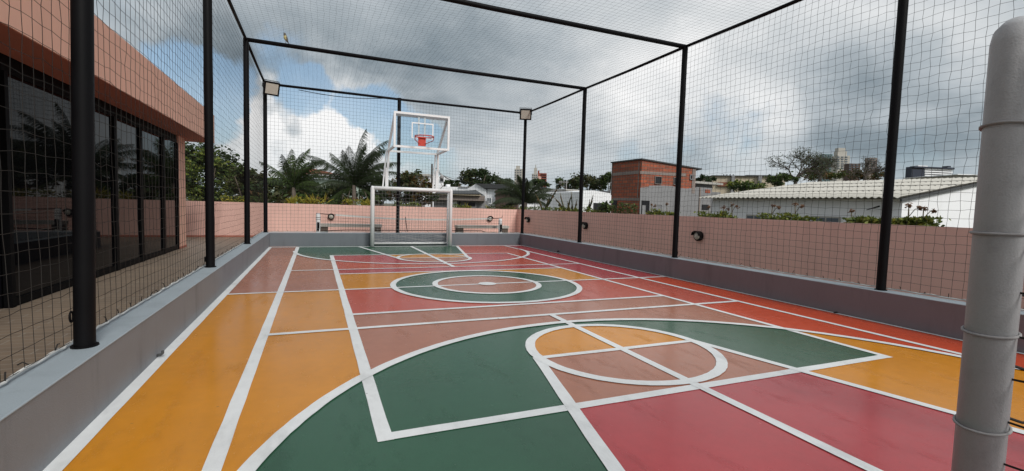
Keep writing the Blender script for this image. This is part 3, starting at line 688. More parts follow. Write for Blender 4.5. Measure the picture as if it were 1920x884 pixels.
def bare_tree(px, pyb, d, wpx, hpx, label, seed, nleaf=500):
    rg = random.Random(seed); b0 = pt(px, pyb, d); s_ = d/F; Hh = hpx*s_; Wd = wpx*s_
    r = empty('bare_tree', (b0.x, b0.y, -1.6), label, 'tree'); o = MB(); tips = []
    def grow(p, d_, L, rad, lev):
        q = p + d_*L; mid = p.lerp(q, .5) + Vector((rg.gauss(0,1), rg.gauss(0,1), rg.gauss(0,1)))*L*.07
        o.tube([p, mid, q], [rad, rad*.85, rad*.68], 5, False)
        if lev == 0: tips.append(q); return
        for _ in range(3 if lev > 1 else 2):
            nd = (d_ + RX*(rg.gauss(0,1)*Wd/Hh*.5) + FW*(rg.gauss(0,1)*.4) + Vector((0, 0, rg.gauss(0,.4) + .05))).normalized()
            grow(q, nd, L*rg.uniform(.58, .86), max(.009, rad*.62), lev-1)
            tips.append(q)
    o.tube([(b0.x, b0.y, -1.6), tuple(b0)], [.16, .12], 8)
    for k in range(6):
        grow(b0, (RX*rg.uniform(-1,1)*Wd/Hh*1.1 + Vector((0, 0, 1))).normalized(), Hh*.30, .06, 4)
    o.build('trunk', M['twig'], r)
    o = MB()
    for _ in range(nleaf):
        p = rg.choice(tips) + Vector((rg.gauss(0,1), rg.gauss(0,1), rg.gauss(0,1)))*.10; a_ = Vector((rg.gauss(0,1), rg.gauss(0,1), rg.gauss(0,1))).normalized(); b_ = a_.orthogonal().normalized(); z_ = rg.uniform(.035, .075)
        o.add([p-a_*z_, p+b_*z_*.5, p+a_*z_, p-b_*z_*.5], [(0,1,2,3)], rg.randint(0, 1))
    o.build('crown', [M['leafdark'], M['leafolive']], r)
bare_tree(1492, 335, 33, 120, 72, 'sparse tree with dark scattered leaves behind the left end of the corrugated roof', 5, 2600)
bare_tree(1538, 328, 36, 70, 46, 'thin leafless tree in front of the teal tower', 8, 1100)
bare_tree(1622, 332, 38, 80, 44, 'leafless twiggy tree beside the near black post, in front of the grey brown tower', 9, 350)

# palms ------------------------------------------------------------
def palm(px, py, d, R_, label, seed, n=17, wind=(.5, 0), mats=('palmleaf', 'palmlite', 'palmdry'), up=.6, zb=-1.6, droop=1., specs=None):
    rg = random.Random(seed); c = pt(px, py, d); s_ = d/F; Rm = R_*s_
    r = empty('palm_tree', (c.x, c.y, zb), label, 'palm tree')
    o = MB(); H_ = c.z - zb; P = [(c.x + .12*math.sin(k*.5)*(1-k/8), c.y, zb + H_*k/8) for k in range(9)]; o.tube(P, [.20 - .012*k for k in range(9)], 10); o.build('trunk', M['palmbark'], r, True)
    view_r = Vector((RX.x, RX.y, 0)).normalized(); view_f = Vector((FW.x, FW.y, 0)).normalized()
    if specs: specs = specs + [(a*1.0 + rg.uniform(-.16, .16), l*rg.uniform(.72, .98), z+1.9) for a, l, z in specs if abs(a) < 1.6]
    L_ = specs or [(rg.uniform(-1.25, 1.25), rg.uniform(.7, 1.05), k*2.4) for k in range(n)]
    for k, (ang, ln, az) in enumerate(L_):
        side = math.sin(ang); hgt = math.cos(ang)
        dirh = (view_r*side + view_f*(math.sin(az)*.55)); d0 = (dirh + Vector((0,0,max(hgt, -.3)*1.1 + .1)) + view_r*wind[0]*.25).normalized()
        L = Rm*ln; N = 26; p = Vector(c); dcur = d0; pts = [p.copy()]
        for i in range(N):
            t = i/N; dcur = (dcur + Vector((0,0,-.016*droop*(1+3.2*t))) + view_r*(wind[0]*.018*(.2+2.4*t))).normalized(); p = p + dcur*(L/N); pts.append(p.copy())
        o = MB(); dead = hgt < -.15; mi0 = 2 if dead else (1 if rg.random() < .25 else 0)
        o.tube(pts, [.026*(1-.85*i/N) + .003 for i in range(N+1)], 4, False, mi=1 if not dead else 2)
        for i in range(2, N+1):
            t = i/N; tg = (pts[i]-pts[i-1]).normalized(); sd = tg.cross(Vector((0,0,1)))
            if sd.length < .05: sd = Vector((1,0,0))
            sd.normalize(); ll = L*.25*(math.sin(PI*min(1, .12+t*.88))**.7*.9 + .12)
            for q_ in (-1, 1):
                for h_ in (0, .5):
                    b_ = pts[i-1].lerp(pts[i], h_); dd = (tg*.80 + sd*(q_*.55) + Vector((0,0,-.28)) + view_r*wind[0]*.30).normalized()
                    l_ = ll*rg.uniform(.75, 1.1); m_ = b_ + dd*l_*.5; e_ = b_ + (dd + Vector((0,0,-.55*droop)) + view_r*wind[0]*.15).normalized()*l_
                    wv = tg*(.013 + .009*rg.random())
                    o.add([b_-wv*.6, b_+wv*.6, m_+wv, e_, m_-wv], [(0,1,2,4), (4,2,3)], mi0 if rg.random() < .85 else 1-min(mi0, 1))
        o.build('frond', [M[x] for x in mats], r)
    return r
palm(551, 352, 27, 84, 'shorter windblown palm left of the tall one, by the far left cage corner', 41, 17, (.75, 0), ('palmlite', 'palmleaf', 'palmdry'),
     specs=[(-.15, 1, .3), (.1, 1.02, 2), (.35, 1, 4), (-.5, .95, 1), (-.8, .95, 5), (-1.05, .95, .5), (-1.3, .9, 3), (.7, .85, 1), (1.0, .8, 5), (1.3, .75, 2), (1.7, .7, .3), (-1.7, .8, .2), (-.3, .9, 3.6), (.5, .9, 2.6), (2.1, .6, 3), (-2.0, .7, 1)])
palm(664, 348, 26, 112, 'tall dark palm with ragged windblown fronds left of the basketball hoop', 42, 19, (.55, 0), ('palmleaf', 'palmleaf', 'palmlite'),
     specs=[(-.12, .98, 0), (.05, .98, 1.5), (.22, 1, 3), (.42, 1, 5), (-.35, .9, 2), (-1.0, .95, .2), (-1.2, .85, 3), (-.85, .95, 5), (-.65, .85, 1), (.62, .92, .6), (.85, .85, 2.5), (1.1, .82, 4), (1.35, .75, 1), (-1.45, .8, .4), (1.7, .6, 2), (-1.9, .62, 0), (-2.25, .6, 3), (2.2, .55, 0), (-.2, .8, 4.5), (.3, .85, .1)])
palm(985, 380, 25.5, 82, 'dark arching palm behind the far right corner post of the cage', 43, 12, (-.2, 0), ('palmleaf', 'palmleaf', 'palmdry'), droop=1.3,
     specs=[(-.55, 1, .2), (-.35, 1, 2), (-.9, .9, 1), (-1.2, .9, 4), (.25, .8, 2), (.8, .8, .4), (1.0, .75, 3), (1.3, .7, 1), (-1.5, .7, .3), (.55, .9, 5), (-.1, .8, 4)])

# planter plants ----------------------------------------------------
def clump(P0, P1, hgt, n, mats, label, seed, size=.055, spikes=0, name='planter_plant', blossoms=0):
    rg = random.Random(seed); P0, P1 = Vector(P0), Vector(P1); c = (P0+P1)/2; r = empty(name, (c.x, c.y, WT-.1), label, 'plant')
    o = MB(); L = (P1-P0).length
    mound = [rg.uniform(.45, 1.0) for _ in range(max(3, int(L/.22)))]
    for _ in range(n):
        t = rg.random(); k = mound[min(len(mound)-1, int(t*len(mound)))]; q = P0.lerp(P1, t) + Vector((rg.gauss(0,.07), rg.gauss(0,.07), 0)); q.z = WT - .06 + hgt*k*rg.random()**.8
        a_ = Vector((rg.gauss(0,1), rg.gauss(0,1), abs(rg.gauss(0,.8)))).normalized(); b_ = a_.cross(Vector((rg.gauss(0,1), rg.gauss(0,1), rg.gauss(0,1)))).normalized(); s_ = size*rg.uniform(.6, 1.4)
        o.add([q-a_*s_*.4, q+b_*s_*.45+a_*s_*.3, q+a_*s_*1.2, q-b_*s_*.45+a_*s_*.3], [(0,1,2,3)], rg.choice([0, 0, 1]))
    o.build('foliage', [M[x] for x in mats[:2]], r)
    if spikes:
        o = MB()
        for _ in range(spikes):
            t = rg.random(); b0 = P0.lerp(P1, t); b0.z = WT-.05
            for k in range(9):
                d_ = Vector((rg.gauss(0,.55), rg.gauss(0,.55), rg.uniform(.6, 1))).normalized(); l_ = hgt*rg.uniform(.8, 1.5); s_ = d_.orthogonal().normalized()*.022
                e_ = b0 + d_*l_; m_ = b0 + d_*l_*.55 + Vector((0,0,.02)); o.add([b0-s_*.6, b0+s_*.6, m_+s_, e_+Vector((0,0,-.03)), m_-s_], [(0,1,2,4), (4,2,3)])
        o.build('spiky_leaves', M[mats[2] if len(mats) > 2 else 'leafyel'], r)
    if blossoms:
        o = MB()
        for _ in range(blossoms):
            q = P0.lerp(P1, rg.random()); q.z = WT + hgt*rg.uniform(.4, 1)
            for k in range(10):
                a_ = Vector((rg.gauss(0,1), rg.gauss(0,1), rg.gauss(0,1))).normalized()*.05; b_ = a_.orthogonal().normalized()*.02; p_ = q + Vector((rg.gauss(0,.04), rg.gauss(0,.04), rg.gauss(0,.04))); o.add([p_-a_, p_+b_, p_+a_, p_-b_], [(0,1,2,3)])
        o.build('blossoms', M['flower'], r)
    return r
YPL, XPL = 23.42, 10.38
fy = lambda px: (on_y(px, 380, YPL).x, YPL, WT)
fx = lambda px: (XPL, on_x(px, 395, XPL).y, WT)
LG = ('leafmid', 'leaflite', 'leafyel')
clump(fy(352), fy(374), .35, 160, LG, 'yellow green plant on the far wall right beside the building column', 61)
clump(fy(415), fy(458), .32, 320, ('leaflite', 'leafyel'), 'pale yellow green plant on the far wall between the two far left posts', 62)
clump(fy(462), fy(498), .5, 240, ('leafmid', 'leafolive'), 'mixed dark plant on the far wall at the far left corner post', 63, blossoms=2)
clump(fy(508), fy(532), .62, 90, ('leafolive', 'palmlite'), 'silvery broad leaved plant on the far wall under the shorter palm', 64, size=.14)
clump(fy(536), fy(580), .40, 340, ('leaflite', 'leafyel', 'leafyel'), 'bright yellow green plant with spiky leaves on the wall under the shorter palm', 65, spikes=5)
clump(fy(582), fy(612), .50, 200, ('leafolive', 'leafyel', 'leafyel'), 'yellowish plant with orange blossoms between the two left palms', 66, spikes=3, blossoms=3)
clump(fy(614), fy(640), .30, 120, ('leafmid', 'leafolive'), 'low sparse plant on the wall left of the tall palm trunk', 67)
clump(fy(644), fy(700), .36, 380, ('leaflite', 'leafyel', 'leafyel'), 'yellow green plant with orange blossoms at the tall palm trunk', 68, spikes=4, blossoms=4)
clump(fy(740), fy(790), .34, 360, ('leaflite', 'leafmid'), 'bright green plant on the far wall seen through the goal', 69)
clump(fy(848), fy(882), .28, 240, ('leaflite', 'leafmid', 'leafyel'), 'yellow green plant on the wall just right of the goal', 70, spikes=2)
clump(fy(914), fy(968), .28, 380, ('leafmid', 'leafolive', 'leafyel'), 'low green plant with a yellow spiky rosette in front of the brown wall', 71, spikes=2)
clump(fy(972), fx(1040), .26, 420, ('leafmid', 'leaflite', 'leafyel'), 'low green planting at the corner where the pink walls meet', 72, spikes=1)
clump(fx(1042), fx(1088), .30, 380, ('leaflite', 'leafmid', 'leafyel'), 'green planting with a yellow rosette left of the second far right post', 73, spikes=3)
clump(fx(1096), fx(1140), .30, 420, ('leaflite', 'leafmid'), 'bright green low planting right of the second far right post', 74)
clump(fx(1140), fx(1194), .52, 520, ('leafmid', 'leafolive'), 'taller bushy plant below the left face of the brick building', 75)
clump(fx(1218), fx(1266), .26, 420, ('leaflite', 'leafmid', 'leafyel'), 'bright green plant below the bare concrete wall', 76, spikes=2)
clump(fx(1311), fx(1376), .25, 620, ('leaflite', 'leafmid', 'leafyel'), 'dark green plant at the left end of the corrugated roof house', 77, size=.045, spikes=1)
clump(fx(1428), fx(1530), .24, 950, ('leaflite', 'leafmid'), 'long green plant in the middle of the corrugated roof house wall', 78, size=.045)
clump(fx(1598), fx(1655), .30, 900, ('leaflite', 'leafmid'), 'dense bright green plant left of the nearest right post', 79, size=.05)
clump(fx(1664), fx(1752), .27, 1100, ('leaflite', 'leafmid', 'leafyel'), 'dense bright green plant right of the nearest right post', 80, size=.05, spikes=1)
# stalks with dry flower heads
def stalk(px, pyt, lean, label, seed, double=False):
    rg = random.Random(seed); t = on_x(px, pyt, XPL); b0 = Vector((XPL, t.y - lean, WT-.1)); r = empty('flower_stalk', b0, label, 'flower stalk', 'dry flower stalks on the pink wall')
    o = MB(); o.tube([b0, b0.lerp(t, .6) + Vector((0, -lean*.2, 0)), t], [.012, .010, .008], 6)
    if double: o.tube([b0.lerp(t, .55), b0.lerp(t, .8) + Vector((0, -.10, .03)), t + Vector((0, -.17, -.05))], .007, 5)
    o.build('stem', M['stalk'], r, True)
    o = MB(); heads = [t] + ([t + Vector((0, -.17, -.05))] if double else [])
    for hd in heads:
        for k in range(26):
            a_ = Vector((rg.gauss(0,1), rg.gauss(0,1), rg.gauss(0,.7))).normalized()*rg.uniform(.02, .045); b_ = a_.orthogonal().normalized()*.018; p_ = hd + Vector((rg.gauss(0,.012), rg.gauss(0,.026), rg.gauss(0,.018))); o.add([p_-a_, p_+b_, p_+a_, p_-b_], [(0,1,2,3)])
    o.build('flower_head', M['flower'], r)
for i, (px, py, ln, lb, db) in enumerate(((1222, 384, .0, 'dry flower stalk in front of the concrete wall beside the dark doorway', True), (1250, 383, .05, 'dry flower stalk in front of the barred window of the concrete wall', False),
        (1329, 389, .02, 'orange dry flower stalk at the corner of the corrugated roof house', False), (1357, 389, -.04, 'thin dark flower stalk near the left end of the white house wall', True), (1372, 384, .03, 'tallest reddish flower stalk near the left end of the white house wall', True),
        (1449, 386, -.03, 'round headed flower stalk in the middle of the white house wall', True), (1491, 383, .02, 'slim flower stalk right of the middle of the white house wall', True), (1597, 396, .0, 'orange flower stalk with round head left of the nearest right post', False),
        (1704, 386, .02, 'hooked dark flower stalk just right of the nearest right post', True), (1732, 391, .0, 'flower stalk with one dark drooping head closest to the near goal post', True))):
    stalk(px, py, ln, lb, 90+i, db)
# wilted banana-like plants beyond the corner
def banana(px, label, seed, tips):
    rg = random.Random(seed); b0 = Vector((XPL+.05, on_x(px, 392, XPL).y, WT-.12)); r = empty('banana_plant', b0, label, 'plant', None)
    o = MB(); o.tube([b0, b0 + Vector((0, 0, .25))], [.05, .03], 8); o.build('stem', M['palmdry'], r, True)
    o = MB()
    for (tx, ty) in tips:
        e = on_x(tx, ty, XPL+.05); n_ = 9; prev = None
        mid = b0.lerp(e, .5) + Vector((rg.uniform(-.1,.1), 0, .12)); P = [(b0*(1-t)**2 + mid*2*t*(1-t) + e*t*t) for t in [i/n_ for i in range(n_+1)]]
        o.tube(P, .012, 4, False, mi=1); sd = Vector((.5, .3, 0))
        for i in range(2, n_+1):
            t = i/n_; w_ = .16*math.sin(PI*t*.95)*rg.uniform(.5, 1.1)
            for q in (-1, 1): o.add([P[i-1], P[i], P[i] + Vector((.2*q*w_, q*w_*.9, -w_*1.1)), P[i-1] + Vector((.2*q*w_, q*w_*.8, -w_*.9))], [(0,1,2,3)], rg.choice([0, 0, 2]))
    o.build('leaf_blades', [M['leafdark'], M['palmdry'], M['leafbrown']], r)
banana(1018, 'leaning wilted plant with long crossing leaves behind the corner of the pink walls', 3, [(1048, 350), (1035, 362), (1004, 364)])
banana(1060, 'drooping brown banana plant in front of the white houses', 4, [(1050, 362), (1040, 372), (1072, 366)])
banana(1072, 'upright dark banana plant left of the second far right post', 5, [(1071, 360), (1082, 374), (1064, 378)])
banana(1098, 'single leaning torn leaf plant right of the second far right post', 6, [(1112, 366), (1106, 374)])
clump(fx(1128), fx(1142), .62, 160, ('leafdark', 'leafmid'), 'upright leafy sapling left of the brick building', 81, size=.10)

# ------------------------------------------------------------------ houses
ZG = -1.6
def wbox(fr, px0, py0, px1, py1, n0, n1, m, parent, name):
    u0, u1, z0, z1 = fr.rect(px0, py0, px1, py1); o = MB(); o.fbox(fr, u0, u1, z0, z1, n0, n1); return o.build(name, m, parent)
def house(fr, label, cat='house', name='house'):
    return empty(name, fr.o + Vector((0,0,ZG)), label, cat)
def window(fr, px0, py0, px1, py1, parent, fm, gm='dark', ft=None, bars=0):
    u0, u1, z0, z1 = fr.rect(px0, py0, px1, py1); t = ft or (u1-u0)*.10; o = MB()
    o.fbox(fr, u0-t, u1+t, z1, z1+t, -.06, .10); o.fbox(fr, u0-t, u1+t, z0-t, z0, -.08, .10); o.fbox(fr, u0-t, u0, z0, z1, -.06, .10); o.fbox(fr, u1, u1+t, z0, z1, -.06, .10)
    for k in range(bars): c_ = u0 + (u1-u0)*(k+1)/(bars+1); o.fbox(fr, c_-t*.25, c_+t*.25, z0, z1, -.04, .0)
    w = o.build('window', fm, parent); o = MB(); o.fbox(fr, u0, u1, z0, z1, -.012, .06); o.build('pane', M[gm], w); return w
# red roofed house between palms
fr = Front(496, 46, 642, 46); h_ = house(fr, 'house with red tiled ridge and pale green fascia between the palms')
wbox(fr, 500, 335, 640, 420, .1, 6, M['pale_green'], h_, 'wall')
u0, u1, z0, z1 = fr.rect(490, 320, 648, 328); o = MB(); o.fbox(fr, u0, u1, z0-.25, z0+.05, -.5, .1); o.build('fascia', M['white_wall'], h_)
a_ = fr.uz(535, 322)[0]; b_ = fr.uz(640, 329)[0]; z_ = z0+.05; zr = z_+.85
o = MB(); o.add([fr.p(a_, z_, -.6), fr.p(b_, z_-.2, -.6), fr.p(b_-1.8, zr-.5, 3), fr.p(a_+1.2, zr, 3), fr.p(a_, z_, 6.5), fr.p(b_, z_-.2, 6.5)], [(0,1,2,3), (3,2,5,4), (0,3,4), (1,5,2), (0,4,5,1)]); o.build('roof', M['roof_red'], h_)
# white two storey block far behind the hoop
fr = Front(772, 72, 868, 72); h_ = house(fr, 'white two storey block with dark windows behind the basketball hoop poles', 'building', 'white_building')
wbox(fr, 779, 331, 803, 420, 0, 8, M['white_wall'], h_, 'wall'); wbox(fr, 803.2, 329, 831, 420, 1.5, 9, M['white_wall'], h_, 'wing')
wbox(fr, 776, 327, 806, 331, -1, 9, M['concrete'], h_, 'roof')
window(fr, 786, 332, 793, 336, h_, M['white_wall']); window(fr, 800, 333, 803, 340, h_, M['white_wall']); window(fr, 800.5, 343, 803, 349, h_, M['white_wall'])
wbox(fr, 823, 334, 829, 339, 1.2, 1.49, M['dark'], h_, 'shutter')
fr = Front(816, 60, 900, 60); h_ = house(fr, 'row of low flat white roofs behind the right half of the goal')
wbox(fr, 818, 351, 895, 420, 0, 10, M['white_wall'], h_, 'wall'); wbox(fr, 838, 348, 862, 351, 2, 9, M['roof_dark'], h_, 'roof'); wbox(fr, 860, 350.6, 893, 351.5, -.3, 10, M['concrete'], h_, 'coping')
o = MB(); a_ = fr.uz(838, 349)[0]; o.tube([fr.p(a_, fr.uz(838, 351)[1], 1), fr.p(a_, fr.uz(838, 345.5)[1], 1)], [.35, .28], 12); o.build('water_tank', M['white_wall'], h_, True)
# house with weathered beam
fr = Front(800, 38, 912, 38); h_ = house(fr, 'grey house with dark tiled roof and stained concrete beam right of the goal')
wbox(fr, 812, 375, 910, 420, .2, 5, M['grey_conc'], h_, 'wall'); wbox(fr, 808, 366.5, 909, 376, -.5, .19, M['beam'], h_, 'beam'); wbox(fr, 806, 364.5, 902, 366.4, -.8, .3, M['cream_wall'], h_, 'eave')
o = MB(); A = [fr.uz(845, 364.4), fr.uz(902, 364.4), fr.uz(888, 354.5), fr.uz(880, 357), fr.uz(845, 356)]
o.add([fr.p(A[0][0]-1.2, A[0][1], -.9), fr.p(A[1][0], A[1][1], -.9), fr.p(A[2][0], A[2][1], 2.2), fr.p(A[3][0]-.2, A[3][1]+.05, 2.2), fr.p(A[4][0]-1.2, A[4][1], 2.2), fr.p(A[1][0], A[1][1], 5.2), fr.p(A[0][0]-1.2, A[0][1], 5.2)], [(0,1,2,3,4), (4,3,2,5,6), (1,5,2), (0,6,5,1), (0,4,6)]); o.build('roof', M['roof_dark'], h_)
wbox(fr, 848, 377, 856, 420, .10, .195, M['white_wall'], h_, 'pier'); window(fr, 876.5, 379, 891.5, 388, h_, M['grey_conc'], ft=.08); wbox(fr, 860, 378, 863, 386, .05, .19, M['dark'], h_, 'doorway')
# white gable house
fr = Front(870, 52, 1000, 48); h_ = house(fr, 'white gable house with dark roof and framed window behind the arching palm')
g = [fr.uz(x, y) for x, y in ((872, 357), (893, 344.8), (911, 356), (911, 420), (872, 420))]; g = [(u, z if k < 3 else ZG) for k, (u, z) in enumerate(g)]
o = MB(); o.fpoly(fr, g, 0, 9); o.build('wall', M['white_wall'], h_)
q = [fr.uz(893, 344.6), fr.uz(990, 347.2), fr.uz(985, 355.5), fr.uz(910, 353.8)]
o = MB(); o.fpoly(fr, q, -.2, .6); o.fpoly(fr, [q[0], q[1], (q[1][0], q[1][1]-.2), (q[0][0], q[0][1]-.2)], .6, 5); o.build('roof', M['roof_dark'], h_)
wbox(fr, 911.2, 355.4, 986, 420, .2, 8, M['white_wall'], h_, 'side_wall'); window(fr, 913.5, 372, 921, 381.5, h_, M['white_wall'], 'towerdark', .09, 1)
wbox(fr, 930.5, 357, 971, 420, -.25, .18, M['brownwall'], h_, 'brown_panel')
# white houses further right
fr = Front(1000, 50, 1092, 50); h_ = house(fr, 'white house with long dark roof and shuttered window left of the second far right post')
wbox(fr, 1004, 358.5, 1088, 420, 0, 7, M['white_wall'], h_, 'wall'); u0, u1, z0, z1 = fr.rect(1013, 352, 1089, 358.4)
o = MB(); o.add([fr.p(u0, z0, -.6), fr.p(u1, z0, -.6), fr.p(u1, z1, 3.5), fr.p(u0+.4, z1, 3.5), fr.p(u0, z0, 7.6), fr.p(u1, z0, 7.6)], [(0,1,2,3), (3,2,5,4), (0,3,4), (1,5,2), (0,4,5,1)]); o.build('roof', M['roof_dark'], h_)
window(fr, 1045, 377, 1061, 388, h_, M['concrete'], 'towerdark', .1, 2)
fr = Front(1086, 44, 1150, 46); h_ = house(fr, 'white house with low pitched gable between the post and the brick building')
g = [fr.uz(x, y) for x, y in ((1088, 360), (1098, 358.5), (1113, 357.5), (1128, 360), (1150, 364), (1150, 420), (1088, 420))]; g = [(u, z if k < 5 else ZG) for k, (u, z) in enumerate(g)]
o = MB(); o.fpoly(fr, g, 0, 6); o.build('wall', M['white_wall'], h_); wbox(fr, 1096, 355.5, 1152, 358, 3, 6.5, M['concrete'], h_, 'roof'); wbox(fr, 1129, 358.2, 1152, 361, .6, 3, M['roof_dark'], h_, 'lean_to_roof')
wbox(fr, 1112, 381, 1126, 420, -.15, -.003, M['dark'], h_, 'doorway')
# brick building
cr = pt(1200, 380, 27); Fl = Front.at(cr, -7.4 + 180); Fl.u = -Fl.u; Fl.n = Vector((-Fl.u.y, Fl.u.x, 0))
# left face: u runs away from the corner along bearing -7.4; right face: along bearing 82.6
LU = Vector((math.sin(math.radians(-7.4)), math.cos(math.radians(-7.4)), 0)); RU = Vector((LU.y, -LU.x, 0))
class Face(Front):
    def __init__(s, o, u, n): s.o = Vector((o[0], o[1], 0)); s.u = u; s.n = n; s.w = 0
FL = Face(cr, LU, RU); FR = Face(cr, RU, LU)
bb = empty('brick_building', (cr.x, cr.y, ZG), 'unfinished two storey red brick building with patchy grey render and slim roof', 'building')
uL = FL.uz(1147.5, 340)[0]; uR = FR.uz(1304, 340)[0]; uM = FR.uz(1287, 340)[0]
zc = FL.uz(1200, 300.5)[1]; zl = FL.uz(1148, 306.5)[1]; zr = FR.uz(1304, 317.5)[1]
def solid(o, uA, uB, zA00, zA10, zA11, zA01, z0, mi=0):
    # prism on the footprint spanned by LU (0..uA) and RU (0..uB)
    c4 = [Vector((cr.x, cr.y, 0)), cr + LU*uA, cr + LU*uA + RU*uB, cr + RU*uB]; c4 = [Vector((c.x, c.y, 0)) for c in c4]
    zt = [zA00, zA10, zA11, zA01]; vs = [c + Vector((0,0,z0)) for c in c4] + [c + Vector((0,0,z)) for c, z in zip(c4, zt)]
    o.add(vs, [(0,1,2,3), (7,6,5,4), (0,4,5,1), (1,5,6,2), (2,6,7,3), (3,7,4,0)], mi)
o = MB(); solid(o, uL, uR, zc, zl, zr-.3, zr, ZG); o.build('wall', M['brick'], bb)
o = MB(); c4 = [cr - LU*.10 - RU*.10, cr + LU*(uL+.08) - RU*.10, cr + LU*(uL+.08) + RU*(uR+.45), cr - LU*.10 + RU*(uR+.45)]
zt = [zc+.03, zl+.03, zr-.3, zr+.02]; vs = [Vector((c.x, c.y, z-.02)) for c, z in zip(c4, zt)] + [Vector((c.x, c.y, z+.05)) for c, z in zip(c4, zt)]
o.add(vs, [(0,1,2,3), (7,6,5,4), (0,4,5,1), (1,5,6,2), (2,6,7,3), (3,7,4,0)]); o.build('roof', M['roof_dark'], bb)
def band(face, p0, p1, h0, name='ring_beam', n0=-.02, n1=-.003):
    a0, za = face.uz(*p0); a1, zb_ = face.uz(*p1); o = MB(); o.fpoly(face, [(a0, za), (a1, zb_), (a1, zb_-h0), (a0, za-h0)], n0, n1); o.build(name, M['beam'], bb)
FLo, FRo = FL, FR
band(FL, (1149, 324.5), (1199, 320), .19); band(FR, (1200.3, 321), (1286, 326), .17); band(FL, (1149, 371), (1199, 371.5), .17)
band(FL, (1198, 303), (1199.6, 303), 2.1, 'corner_column', -.03, -.021); band(FL, (1148, 306), (1149.5, 306), 2.0, 'corner_column', -.03, -.021)
# grey render patch with ragged top
pts_ = [(1200.3, 352), (1216, 351), (1217, 348.5), (1240, 348), (1262, 349.5), (1276, 353), (1287, 354), (1304, 352), (1304, 410), (1200.3, 410)]
o = MB(); g = [FR.uz(*q) for q in pts_]; g = [(u, z if k < 8 else ZG) for k, (u, z) in enumerate(g)]; o.fpoly(FR, g, -.025, -.004); o.build('render_patch', M['grey_conc'], bb)
band(FR, (1298, 317.5), (1304, 318.5), 1.5, 'corner_column', -.04, -.026)
window(FR, 1227.5, 332, 1239, 345, bb, M['beam'], ft=.03); window(FR, 1262.5, 334, 1274, 346.5, bb, M['beam'], ft=.03); window(FR, 1293.5, 329.5, 1298.5, 336, bb, M['grey_conc'], ft=.05)
def hole(face, px0, py0, px1, py1, nm, m, n0=-.04, n1=-.026):
    u0, u1, z0, z1 = face.rect(px0, py0, px1, py1); o = MB(); o.fbox(face, u0, u1, z0, z1, n0, n1); return o.build(nm, M[m], bb)
dr = hole(FR, 1201.5, 376.5, 1216.5, 412, 'doorway', 'dark'); u0, u1, z0, z1 = FR.rect(1202.5, 385, 1209, 412); o = MB(); o.fbox(FR, u0, u1, z0, z1, -.055, -.041); o.build('door_leaf', M['grey_conc'], dr)
window(FR, 1229, 384.5, 1239, 396, bb, M['grey_conc'], ft=.06, bars=3); hole(FL, 1148, 376, 1157, 392, 'opening', 'dark', -.03, -.003)
# bare concrete walls right of it
f2 = Face(cr + RU*(uR-.05) + LU*.35, RU, LU); c2 = empty('concrete_wall', (f2.o.x, f2.o.y, ZG), 'unfinished bare concrete house with tin lean-to between the brick building and the corrugated roof', 'house')
def fb2(px0, py0, px1, py1, n0, n1, nm, m): u0, u1, z0, z1 = f2.rect(px0, py0, px1, py1); o = MB(); o.fbox(f2, u0, u1, z0, z1, n0, n1); return o.build(nm, M[m], c2)
fb2(1303, 352, 1334, 415, 0, 3, 'wall', 'grey_conc'); fb2(1334.1, 360, 1362, 415, .5, 3.5, 'rear_wall', 'grey_conc'); fb2(1302, 341, 1366, 345, .4, 4, 'tin_roof', 'concrete'); fb2(1306, 345.2, 1360, 352, 1.0, 3.4, 'upper_wall', 'grey_conc'); fb2(1322, 356, 1331, 362, -.03, -.003, 'brick_patch', 'brick'); fb2(1315.5, 384, 1328, 394, -.03, -.003, 'opening', 'dark'); fb2(1309.5, 352, 1311.5, 415, -.06, -.003, 'pillar', 'beam')
# long beige building
fr = Front(1330, 62, 1478, 60); h_ = house(fr, 'long beige warehouse wall with pilasters behind the corrugated roof', 'building', 'warehouse')
wbox(fr, 1334, 331, 1470, 420, 0, 14, M['cream_wall'], h_, 'wall'); wbox(fr, 1334, 330, 1471, 331.2, -.3, 14, M['roof_dark'], h_, 'coping')
for x in (1371, 1421): wbox(fr, x-3, 330, x+3, 420, -.5, -.003, M['grey_conc'], h_, 'pilaster')
wbox(fr, 1345, 342.5, 1387, 350, -.3, -.003, M['roof_red'], h_, 'brick_band'); window(fr, 1389, 344, 1408, 348.2, h_, M['cream_wall'], ft=.12); wbox(fr, 1408, 326.5, 1452, 328.8, 2, 8, M['roof_dark'], h_, 'roof_canopy')
for x in (1359, 1365, 1371, 1377): wbox(fr, x-.5, 326.5, x+.5, 330, .5, .8, M['dark'], h_, 'starter_bar')
# corrugated roof house
cw = Vector((18, 9.298, 0)); ez = 2.37; WL = empty('white_house', (cw.x, cw.y, ZG), 'long white house with pale corrugated sheet roof beyond the dusky pink wall', 'house')
FE = Face(cw, LU, RU); FG = Face(cw, RU, LU)
LE = FE.uz(1336, 380)[0]; slope = .125; WR = 9.0
o = MB(); vs = []
c4 = [cw, cw + LU*LE, cw + LU*LE + RU*WR, cw + RU*WR]
vs = [Vector((c.x, c.y, ZG)) for c in c4] + [Vector((c.x, c.y, ez - .10 + (0 if k in (0, 1) else slope*WR))) for k, c in enumerate(c4)]
o.add(vs, [(0,1,2,3), (7,6,5,4), (0,4,5,1), (1,5,6,2), (2,6,7,3), (3,7,4,0)]); o.build('wall', M['white_wall'], WL)
o = MB(); e0, e1 = -.12, FE.uz(1322, 372)[0]; nw = int((e1-e0)/.2); per = 8; n_ = nw*per; rows = [-.45, 2.2, 4.6, WR+.3]; vs = []
